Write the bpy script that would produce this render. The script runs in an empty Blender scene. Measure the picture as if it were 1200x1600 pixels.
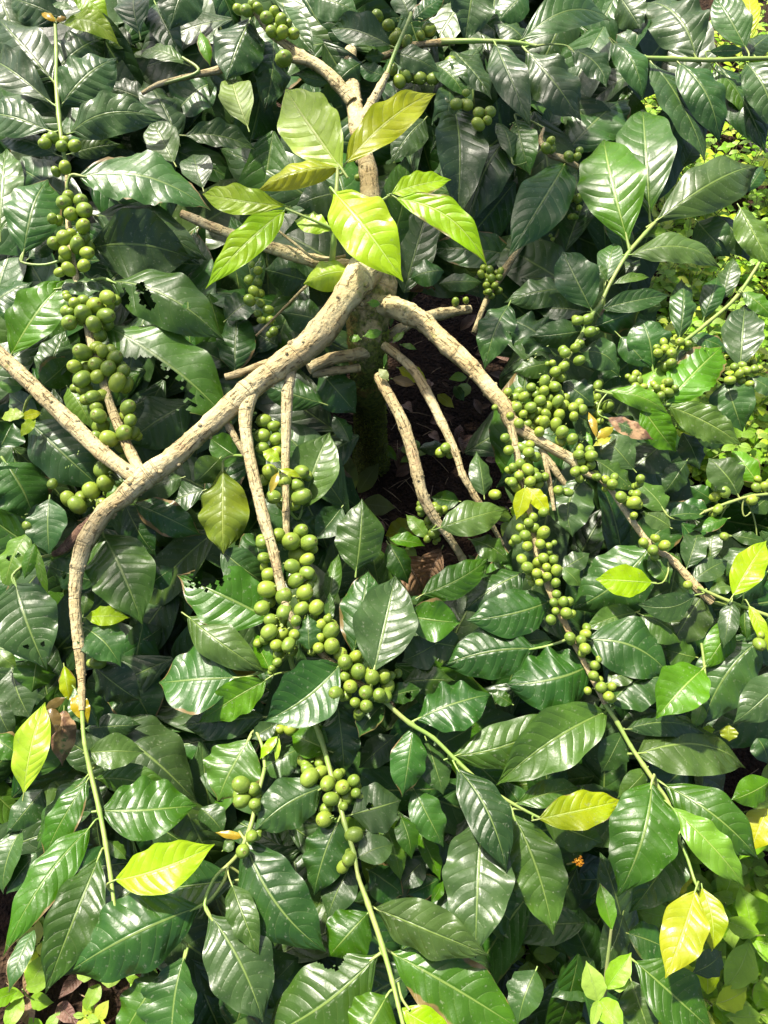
import bpy, bmesh, math, random
from mathutils import Vector, Matrix, noise
random.seed(11)
R = math.radians
S = bpy.context.scene
# ---------------------------------------------------------------- camera
CAMH, PITCH, F = 1.25, 60.0, 1209.0
cd = bpy.data.cameras.new('camera'); cam = bpy.data.objects.new('camera', cd)
S.collection.objects.link(cam); S.camera = cam
cam.location = (0, 0, CAMH); cam.rotation_euler = (R(90-PITCH), 0, 0)
cd.sensor_fit = 'VERTICAL'; cd.sensor_height = 24; cd.lens = 24*F/1600
cd.clip_start = 0.01; cd.clip_end = 400
# ---------------------------------------------------------------- sky and sun
SUN_EL, SUN_AZ = 57, -36          # azimuth from +Y (ahead of the camera), negative = left
w = bpy.data.worlds.new('World'); S.world = w; w.use_nodes = True
nt = w.node_tree; bg = nt.nodes['Background']
sky = nt.nodes.new('ShaderNodeTexSky'); sky.sky_type = 'NISHITA'; sky.sun_disc = False
sky.sun_elevation = R(SUN_EL); sky.sun_rotation = R(SUN_AZ); sky.dust_density = 3.0; sky.air_density = 0.5; sky.ozone_density = 0.3
nt.links.new(sky.outputs[0], bg.inputs[0]); bg.inputs[1].default_value = 0.13
sl = bpy.data.lights.new('sun', 'SUN'); sl.energy = 5.0; sl.angle = R(2.2); sl.color = (1, .93, .80)
so = bpy.data.objects.new('sun', sl); S.collection.objects.link(so)
sd = Vector((math.sin(R(SUN_AZ))*math.cos(R(SUN_EL)), math.cos(R(SUN_AZ))*math.cos(R(SUN_EL)), math.sin(R(SUN_EL))))
so.rotation_euler = sd.to_track_quat('Z', 'Y').to_euler(); so.location = (0, 0, 4)
S.view_settings.view_transform = 'Standard'; S.view_settings.look = 'None'
S.view_settings.exposure = 1.1; S.view_settings.gamma = 1
# ---- traced layout: "bx by tx ty width kind layer [flags]" in thirds of a photo pixel inside a 400 px tile
LEAVES = {
(0,0): """
245 375 -30 60 230 d 1
238 480 -60 270 190 d 0
225 610 -120 520 190 d 0
290 490 550 260 225 d 0
255 340 500 150 190 d 1.5
330 625 770 550 190 d 0 c-60
375 825 985 965 275 d 0 c-50 s
440 1010 960 1200 230 d 2 c-40
425 1165 900 1215 300 d 1 c-60
110 1190 225 835 235 d 0
0 1090 20 670 200 m 1
300 110 555 205 120 y 1 c-50
360 -40 510 90 130 y 1
655 160 640 -80 170 d 1
730 20 860 270 150 d 2
900 -100 800 120 200 d 0
1175 85 1060 370 230 d 0
1160 590 1080 340 160 u 1
870 635 1200 685 135 m 0 c-30
830 650 670 370 160 d 2
815 760 710 560 160 m 2
1010 380 800 550 220 d 3
870 300 640 250 95 m 1
940 150 985 300 60 g 1
950 880 900 710 150 d 2
1335 965 930 885 145 y -4 c-30
1330 990 960 1335 160 y -4
265 725 -20 640 115 d 2
135 1210 280 1110 100 d 2
310 90 30 -20 170 d 2
260 100 188 52 36 o 0
262 100 312 80 26 o 0
330 40 240 10 50 g 0
620 210 500 150 100 m 2
330 720 560 670 90 m 2
700 480 470 400 130 d 3
""",
(1,0): """
632 215 345 130 155 d 0
500 290 365 395 120 d 1
612 360 475 308 85 d 1
645 250 865 335 120 d 0
725 95 655 -40 120 d 0
735 95 890 -20 90 d 0
1030 -110 988 182 215 d 0
1270 -40 1125 100 150 d 1
920 235 1110 455 150 d 1
830 300 988 460 140 m 1
900 400 830 705 130 d 1 h.75,.4,.11;.35,.2,.04;.42,-.2,.03
930 515 955 1010 235 d 1
1190 640 985 1035 200 d 2
790 560 635 750 160 d 2
400 790 135 408 275 l -5 r-12
425 760 857 390 185 p -5
385 785 -5 882 130 Y -5 f
370 905 680 1295 275 y -6
640 905 918 835 125 y -4.5
662 930 1083 1232 158 y -4 c-60
350 1080 180 1030 112 l -3
390 1065 480 1130 95 l -3
80 180 50 510 150 d 2
130 30 260 240 120 d 2
250 -20 480 60 180 d 2
350 385 190 350 60 m 1
1200 740 1130 550 90 m 1
400 900 190 960 190 d 3
600 260 510 270 60 m 1
700 1010 560 820 160 d 4
1010 80 1180 200 110 d 2
""",
(2,0): """
45 190 475 85 190 d 0 c-60
60 190 -80 100 130 d 1
-75 210 88 565 165 d 0
70 240 325 562 220 d 0 s
280 235 445 405 150 d 0 c-50
470 200 615 462 130 d 0 c-40
500 -20 600 130 120 d 1
865 272 630 -30 250 d 0 c30
1095 222 950 -30 150 d 0
930 240 1095 232 45 d 0
1090 265 1230 150 110 d 1
650 290 905 755 220 d 1
780 295 985 655 185 d 0
950 320 1110 560 100 m 1
960 300 1200 690 190 d 2
1095 295 1250 620 190 d 0
540 1125 430 648 280 g 0
645 1000 610 462 245 m 1
680 1035 1170 765 235 m 0 w
265 700 560 420 230 d 3
20 560 80 800 150 m 1
250 765 -10 1180 240 d 1
965 1010 1125 1215 145 d 1
1070 975 1220 1250 140 g 0
558 1195 1000 1240 150 m 0 c-30 w
870 1040 1020 1200 150 d 2
530 1200 440 1000 130 m 2
630 1110 740 1090 60 g 2
140 660 200 500 90 d 3
1110 180 1110 -40 90 p 1
250 1180 400 850 150 d 4
1100 900 1180 770 80 d 1
575 230 490 160 90 d 1
570 240 640 80 80 d 2
800 780 860 650 90 m 3
300 1000 300 780 90 d 3
""",
(0,1): """
55 460 312 100 235 g 0 r-8
-60 250 140 110 170 d 1
285 150 562 130 130 d 0
520 120 1050 395 270 m 0 c-60 h.28,.05,.05;.36,.35,.055;.42,.5,.04;.18,.75,.06;.66,-.1,.035
498 330 1080 745 330 m 0 c-30 h.42,.62,.13;.5,.85,.2;.62,.75,.15;.6,.98,.2;.3,.8,.06
1100 535 1115 240 180 d 2
200 605 345 470 130 m 2
210 595 305 350 150 d 2
110 612 -20 600 70 m 1
115 745 0 755 65 l 0
190 735 95 760 48 p 0
165 760 97 848 52 y 0
320 620 430 805 115 g 2
140 780 480 1095 250 d 1
900 680 590 880 250 d 3
20 960 170 1220 220 d 2
180 740 30 640 110 d 2
1030 950 915 1065 130 m 1
1045 1000 1045 1395 232 q 0
1145 960 985 850 150 m 1
850 1040 640 1130 140 d 2
950 1100 740 1190 150 d 2
130 1210 290 1170 80 d 1
-40 1060 85 990 80 d 2
500 1165 575 1050 50 g 0
1060 300 1200 200 150 d 2
0 900 60 780 150 d 2
1090 520 880 430 130 d 3
560 760 760 650 150 d 3
350 820 430 1000 140 d 3
""",
(1,1): """
445 70 222 128 150 y -1 f
260 120 30 60 170 d 2
310 300 105 260 160 d 2
1185 230 1070 515 165 d 1
300 540 470 730 190 d 2
310 690 20 590 150 d 2
215 1190 345 825 235 m 1
440 870 365 740 85 d 3
1070 1120 1040 908 105 d 2
430 1130 440 930 95 u 6
480 1110 575 970 85 u 6
500 1160 655 1180 100 u 5
490 388 435 380 40 g -1
508 375 592 352 44 g -1
525 218 585 225 36 g -1
640 575 748 602 50 b 1
670 525 800 580 80 p 2
618 578 575 528 45 u 0
680 415 752 438 28 g 0
600 520 608 450 18 g 0
645 400 695 350 35 g 0
880 70 725 100 130 d 4
860 130 1065 120 90 d 4
950 1150 820 1130 90 m 2
1200 1180 1320 1130 60 m 1
110 960 30 915 62 y -2
110 1000 212 1038 34 Y -2
105 1015 65 1115 38 o -2
120 520 40 485 30 y -1
115 510 115 458 18 y -1
100 420 -60 330 150 d 3
850 650 930 710 50 p 7
930 610 975 680 50 m 6
900 900 760 900 70 m 6
600 880 660 960 40 g 5
""",
(2,1): """
370 248 235 -30 195 d 0
440 120 480 -60 110 d 1
445 110 385 40 55 m 0
480 130 645 98 48 g 0
425 245 748 178 105 d 0
490 105 600 10 90 d 1
390 330 640 225 150 d 1
348 345 85 378 130 d 0
350 260 100 250 130 d 2
260 150 -30 200 150 d 2
190 450 -30 280 200 d 1 s
190 500 10 540 110 m 1
320 450 500 535 150 d 0 c-50
660 520 600 290 200 d 1
510 380 650 525 120 d 1
242 590 385 700 140 d 0
450 635 745 745 105 g 0 c-30
610 710 770 920 140 g 0 s
725 685 995 412 190 g 0 s
735 705 1075 885 160 g 0 c-30 s
622 642 722 470 120 g 1
785 385 795 105 115 d 1
1070 522 1095 218 170 d 0
900 290 970 80 100 d 2
985 200 1035 0 80 d 2
1085 170 1230 300 85 g 0
835 375 1030 450 95 d 1
770 490 910 430 65 d 1
1000 590 1080 820 180 d 1
1060 1120 925 945 180 m 0
1150 1060 1030 900 120 g 1
870 850 1010 880 90 d 2
720 870 560 1000 170 d 2
570 1000 420 835 150 d 0
400 960 580 1098 120 m 0
450 760 665 860 85 x 0
600 830 440 770 100 m 1
395 850 358 730 36 o -1
398 855 482 798 46 o -1
375 892 350 822 26 g -1
382 890 468 845 36 p -1
345 1040 285 1315 215 d 0 c60
715 1190 590 1050 140 m 0
820 960 715 1115 120 d 2
950 1150 835 1080 85 d 1
920 1195 780 1165 100 d 0
1120 1200 1215 1120 110 m 0
1120 570 1240 650 90 d 0
60 1088 20 1235 80 Y -1
68 1085 178 1212 80 p -1
960 1140 950 990 65 g 1
1170 1130 1050 1150 60 m 0
800 830 880 1000 120 d 3
500 560 400 480 120 d 2
700 240 520 200 90 d 3
""",
(0,2): """
230 -60 215 190 200 d 0
130 95 5 360 150 g 1 h.5,.3,.06;.42,-.25,.05
165 140 110 310 65 g 0
172 165 228 388 45 g 0
72 335 215 738 275 d 0 h.75,-.3,.03;.72,.35,.025
460 330 205 250 150 d 1 h.6,-.2,.07
482 105 660 512 285 m 0
590 -30 725 210 160 d 2
700 340 810 262 120 d 2
630 -40 945 110 160 d 1
403 495 600 492 90 y 0
388 540 568 712 150 d 0
440 720 660 890 190 d 1
300 722 330 893 74 Y 0 f
345 862 412 992 72 o 0
350 825 472 998 105 d 0
305 872 205 928 45 b 0
245 915 235 1058 90 b 0
112 1315 200 888 160 l 0
300 930 290 1190 115 x 1
55 730 135 965 200 d 2
175 690 150 845 150 m 1
-30 880 55 1065 95 d 1
-50 1050 98 1145 100 m 0
-20 660 78 725 72 g 1
0 430 42 545 60 g 1
400 1015 660 995 110 d 1
480 985 930 1350 270 d 2
412 1130 675 1125 145 m 0
1265 500 820 290 290 m 0 b.7,.65,.2
880 490 1240 750 170 m 0
1112 775 745 800 285 d 0
1245 790 930 988 170 g 0
1000 640 1220 780 90 b 1
1240 960 845 1000 165 d 1
1165 1070 1015 1355 270 m 1
1040 180 1250 340 170 d 1
390 480 430 355 65 m 2
600 640 760 540 150 d 4
560 760 720 1000 220 d 4
-20 420 25 250 90 d 1
840 700 760 400 160 d 5
""",
(1,2): """
470 275 498 -65 225 m 0
400 -20 275 130 140 d 1
458 655 525 258 205 d 0
553 742 652 295 285 d -1.3 r0
345 430 390 190 80 m 1
338 530 348 370 48 m 0
715 490 958 518 195 m 0
780 388 1100 205 150 m 0 c40
620 150 720 335 115 m 1
868 72 1180 -25 160 m 0
1010 130 1185 225 115 m 1
1260 280 975 460 180 d 1
1385 415 990 505 215 d 0 c-30
1305 640 865 722 240 d 0 c30
758 970 1102 845 185 d 0
840 620 685 700 160 d 1
810 612 975 640 145 m 1
690 800 935 790 125 m 1
610 872 778 830 95 m 0 h.6,.4,.1
600 900 480 1055 115 d 0
388 722 35 980 270 d -1 c-30 r0
250 645 240 478 112 d -1
380 890 415 1235 175 d 1
345 1120 165 1045 140 g 1
735 1010 690 1335 170 d 0
930 1145 1460 945 205 m 0 c30
1010 1010 820 1110 135 d 2
650 1050 480 1200 130 d 2
65 735 -20 565 100 g 0
100 990 -20 1065 85 d 1
100 1052 18 1158 46 l 0
108 1060 92 1172 26 l 0
200 1110 10 1210 130 d 2
800 1070 885 1320 140 d 1
760 60 605 110 115 p 5
800 120 705 5 70 g 4
630 130 795 150 65 g 3
1200 900 1105 850 65 m 1
170 0 270 100 110 d 1
""",
(2,2): """
650 155 285 455 285 d 0 c-60
655 330 392 315 150 y -1
858 390 592 435 135 d -1 c-30
240 265 365 190 90 d 1
240 265 320 350 85 m 0
350 600 745 765 265 d 0 c-50
368 715 -30 800 280 d 0 c-40
-20 650 198 590 110 d 1
900 380 750 620 205 m 0
605 480 792 610 140 m 0
450 800 580 742 80 m 0
472 888 718 770 150 d 0 c-40
892 738 676 962 190 g -1
1160 600 893 1015 240 d 0 c40
1285 760 1052 985 180 d -1
1050 490 910 735 135 g 0
1030 418 990 640 80 d -1
1090 440 1095 595 80 m 0
1038 388 1200 125 135 y -1
1112 440 1215 660 62 y -1
845 325 1020 220 100 d 0
820 260 875 75 115 d 0
930 230 950 65 80 m 0
1120 160 1000 300 115 d 1
645 200 740 335 105 m 0
740 70 600 0 130 m 0
740 20 910 10 75 d 0
1010 30 845 75 62 m 0
1200 280 1050 420 150 d 2
1030 110 1195 140 65 m 1
795 270 705 185 70 m 0
580 470 340 545 115 m 1
860 680 710 640 140 m 1
540 1018 910 1035 100 d 0 c-25
595 1132 1128 1170 205 m 0 c-40
520 1030 425 1225 155 d 0
440 935 -75 1280 250 m 0 c25
410 880 215 940 95 m 1
890 900 850 1015 65 g 1
1015 998 1018 1075 76 Y 2
920 1000 925 1045 50 y 2
1030 350 920 372 50 m 0
700 560 560 800 160 d 3
1150 1060 1200 1180 120 d 3
""",
(0,3): """
450 50 805 125 155 m 1 c-30
470 200 920 162 225 m 0 c30
545 525 1003 355 195 y -1 c30
405 40 150 385 185 d 1
408 60 200 438 150 m 0
417 283 -5 872 190 m 0
460 425 202 1060 235 m 0
928 652 285 985 330 d 0 c30
1105 525 690 575 190 d 1
985 690 1235 1190 280 d 0 c-40
860 890 790 1340 270 d 1
740 980 540 1300 210 m 1
1088 550 1215 885 135 m 0
530 600 430 780 140 m 3
100 290 0 590 160 d 3
200 100 20 310 140 d 3
940 190 1050 305 100 d 3
500 340 595 420 45 m 0
160 760 40 1055 95 d 3
170 400 30 590 130 d 3
1140 322 1008 303 34 o 0
1045 385 1100 340 50 m 0
640 560 480 700 130 d 3
700 250 900 380 140 d 4
""",
(1,3): """
312 92 -10 300 225 d 0 c25
-50 340 325 865 290 d 0 c50
385 250 262 602 210 d 0
450 218 682 150 205 d 0 h.35,-.15,.07
478 420 648 350 112 d 0
600 260 680 530 105 g 2
680 230 735 420 105 m 1
760 300 872 520 80 g 3
442 460 330 705 160 d 1
525 680 340 885 215 m 1
560 660 1088 885 235 m 0 c-20
565 882 20 1270 310 m 0 c-40 h.3,1,.1
640 870 1260 1240 270 m 1 c-20
612 1070 450 1320 230 g 0
680 1130 930 1260 120 y 0
1060 240 1030 880 320 d 0
942 0 1182 478 205 d -1 c-30
740 100 880 370 150 d 1
530 480 690 595 135 d 2
780 440 670 570 120 d 3
180 900 90 995 72 m 3
0 830 80 910 90 m 2
-40 870 20 1230 130 d 1
820 630 880 530 50 g 3
860 520 705 600 105 d 3
""",
(2,3): """
130 238 532 145 150 Y -1 c20
8 222 195 788 262 m 0 c-40
20 165 320 92 110 m 1
150 240 440 355 165 m 1
655 72 498 602 290 m -1 c-20
630 5 500 145 105 m 0
782 310 553 682 205 m 1
715 80 1168 425 225 m 0 c-30
755 190 1102 558 165 g -1 c-20
1210 60 1030 150 140 g 2
858 580 722 982 185 Y -1
892 565 938 860 130 Y -.4 c-30
810 400 720 615 140 p 2
545 775 745 850 130 d 2
520 690 430 945 145 d 2
580 910 955 1235 235 m 1
850 960 990 860 110 d 2
110 950 20 1200 135 d 1
380 900 195 1080 180 d 4
560 1000 650 1260 200 m 2
1200 190 1120 390 130 p 3
300 620 430 780 180 d 5
""",
}
# cherries: tile -> list of (layer, "x,y,r ...")
CHERRIES = {
(0,0): [(-1,"210,672,28 250,645,28 290,685,28 350,683,30 303,660,22 262,805,22 305,785,30 300,950,36 378,942,34 396,985,38 332,1003,33 320,925,30 255,1140,33 300,1115,36 390,1115,33 362,1150,36 305,1185,30 408,1185,30 335,1095,25 245,1025,25 390,1060,34 1155,50,30 1185,20,25 1120,45,25")],
(1,0): [(-1,"50,85,32 85,55,25 117,92,28 72,148,28 125,150,30 175,158,28 10,40,25 150,110,20 135,273,38"),
        (1,"570,75,28 622,118,28 655,178,30 705,198,25 810,138,33 772,165,22 650,215,25 645,328,22 672,382,30 705,352,30 770,365,30 828,370,30 480,833,18 910,290,28"),
        (-.5,"940,488,28 990,492,28 1045,528,26 1097,525,28 1042,582,28 1085,565,22 985,435,18")],
(2,0): [(0,"182,660,20 160,695,25 265,730,24 305,735,20"),(2,"275,925,20 310,930,22 275,1015,14 290,1015,14 190,1120,10 315,975,14")],
(0,1): [(-1,"305,10,28 322,62,30 393,45,30 318,195,20 390,270,40 325,313,38 445,232,40 440,320,38 497,280,38 508,240,30 350,222,28 330,260,20 390,210,30 505,195,36 387,452,42 350,518,34 407,525,30 450,508,36 537,478,36 508,527,38 550,593,40 578,540,32 385,577,38 397,625,36 480,445,28 355,620,25 435,660,32 600,710,36 462,750,38 472,798,38 510,857,40 582,830,40 448,848,28 625,830,28"),
        (0,"483,998,42 498,1068,40 427,1100,40 322,1140,34 362,1168,38 380,1130,30 515,1112,32 480,1165,30 575,950,20 245,1068,24 1165,112,22 1190,165,25 1170,208,28 1180,40,15")],
(1,1): [(1,"10,70,20 10,125,20 18,175,22 22,222,20 58,252,22 68,300,22 83,353,22 25,300,18 8,270,18"),
        (-.5,"37,772,34 85,797,26 30,843,36 96,858,31 90,925,30 133,1050,34 66,1012,38 213,1012,34 240,1030,26 192,1075,33 213,1128,40 82,1130,34 35,1050,28 170,1165,32 120,1160,28 30,900,30"),
        (1,"890,900,26 865,920,25 1120,1118,26 770,1185,20 850,1185,20 880,1190,20"),
        (3,"1095,65,20 1055,85,18 1105,105,20 1140,100,18 1080,138,18 1120,140,18 1090,168,18 1137,162,18 1130,80,16 935,215,18 985,208,14 1105,190,15"),
        (-1,"1168,852,22 1185,910,24 1190,870,22 1183,1003,18 1185,1055,18 1120,710,15 1190,750,20 1180,640,22 1190,670,20")],
(2,1): [(-1,"310,303,23 353,296,25 367,355,27 395,348,14 250,455,25 297,430,24 315,490,25 243,518,25 203,543,26 230,568,24 190,500,15 153,587,26 198,612,27 150,633,25 32,635,21 15,662,22 55,660,24 82,650,20 112,648,18 132,677,27 88,710,28 125,722,20 165,705,24 18,710,25 52,740,20 12,750,22 32,785,26 70,787,22 90,752,22 128,770,24 185,720,22 175,670,18 205,712,24 215,680,26 245,700,25 222,745,27 210,780,24 180,770,24 152,778,25 128,825,25 100,800,22 288,710,25 330,720,24 290,752,22 315,690,22 205,790,28 160,740,22 90,615,22 220,650,24 250,670,22 60,705,18 235,825,30 228,865,28 283,858,28 45,898,24 85,885,24 78,920,26 110,942,26 38,980,26 75,965,24 75,1000,28 33,1030,24 85,1058,28 120,1035,24 5,990,22 0,1060,25 127,1070,20 20,1085,25 105,1012,22 312,930,24 370,937,28 325,962,24 370,980,24 337,1002,22 295,1012,24 402,1035,20 438,1048,22 470,1068,26 218,1100,27 262,1108,22 465,1080,20 512,1130,28 570,1155,30 583,1117,22 602,1045,22 595,1070,18"),
        (1,"402,608,22 400,665,20 448,705,30 400,700,22 405,740,20 412,775,18 390,650,20"),
        (0,"580,553,18 567,578,20 580,615,22 595,585,20 685,455,22 718,435,22 748,455,24 745,503,24 720,520,22 788,402,22 825,413,20 735,590,22 710,625,20 735,640,22 697,658,22 665,645,22 680,620,18 720,595,20 765,620,18 1043,520,20 1065,552,20 1098,537,22 1135,530,22 1160,525,16 1022,582,22 1075,583,20 1045,580,20 1103,575,16 1130,500,15 1115,600,18 1145,1085,22 1185,1080,22 1125,1145,25 995,1105,28 965,1188,22")],
(0,2): [(0,"135,65,28"),(1,"460,705,32")],
(1,2): [(-1,"105,105,32 30,145,30 40,215,28 210,90,34 165,138,45 247,143,38 198,203,45 240,222,30 170,255,36 60,292,32 240,285,32 187,322,36 265,310,22 52,362,42 90,330,25 245,345,28 229,378,38 130,395,40 62,417,30 28,450,36 133,467,36 213,453,31 283,448,36 262,490,28 68,505,30 118,512,30 187,510,28 62,563,38 122,568,32 180,575,28 303,530,26 97,625,30 153,622,32 40,598,26 352,558,38 300,590,24 355,628,38 293,637,28 100,705,22 75,735,18 395,665,32 465,680,30 418,705,38 418,772,26 480,748,38 545,775,36 600,770,32 630,770,22 443,818,34 515,845,34 618,820,32 580,860,34 375,850,35 425,860,25 465,893,26 518,910,32 485,940,28 335,500,20 220,410,28 270,175,22 105,665,24 390,790,25"),
        (1.5,"240,955,32 215,1010,28 272,985,22 305,940,28 110,1020,24 163,1015,32 180,960,25 75,1040,25 235,1160,36 305,1168,34 225,1105,20"),
        (2,"805,40,20 825,70,18 833,100,26 805,125,18 850,128,15 775,5,18 860,10,15 830,5,15")],
(2,2): [(-1,"62,110,28 38,75,22 78,50,24 105,75,24 148,97,32 133,150,26 72,160,25 172,158,18 20,128,22 100,25,24 148,0,24 60,20,20 147,215,25 120,238,25 192,225,25 72,260,29 162,258,21 208,273,27 117,288,26 165,302,23 85,300,18 205,332,23 128,330,20 185,210,18 208,385,22 240,420,25 197,425,22 268,420,22 205,465,20 255,475,30 280,478,20 183,505,26 272,588,28 323,600,26 345,572,23 342,640,28 300,610,15 388,720,24 382,768,26 418,822,28 453,865,28 468,818,22 410,785,18 355,838,20 407,695,15 617,145,25 660,178,26 715,157,28 675,125,20 825,343,22 572,15,18 995,115,22 1160,620,30 1165,575,20")],
(0,3): [(-.5,"1130,78,40 1135,150,36 1190,100,32 1195,170,30 1180,320,30 1138,390,34")],
(1,3): [(0,"335,72,34 405,90,36 458,60,30 352,145,33 422,140,32 468,118,24 385,30,25 240,5,28 300,20,30 338,20,28 250,45,40 330,190,30 320,240,38 460,312,36 438,425,32 3,150,25 3,320,20 410,180,22")],
}
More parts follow.
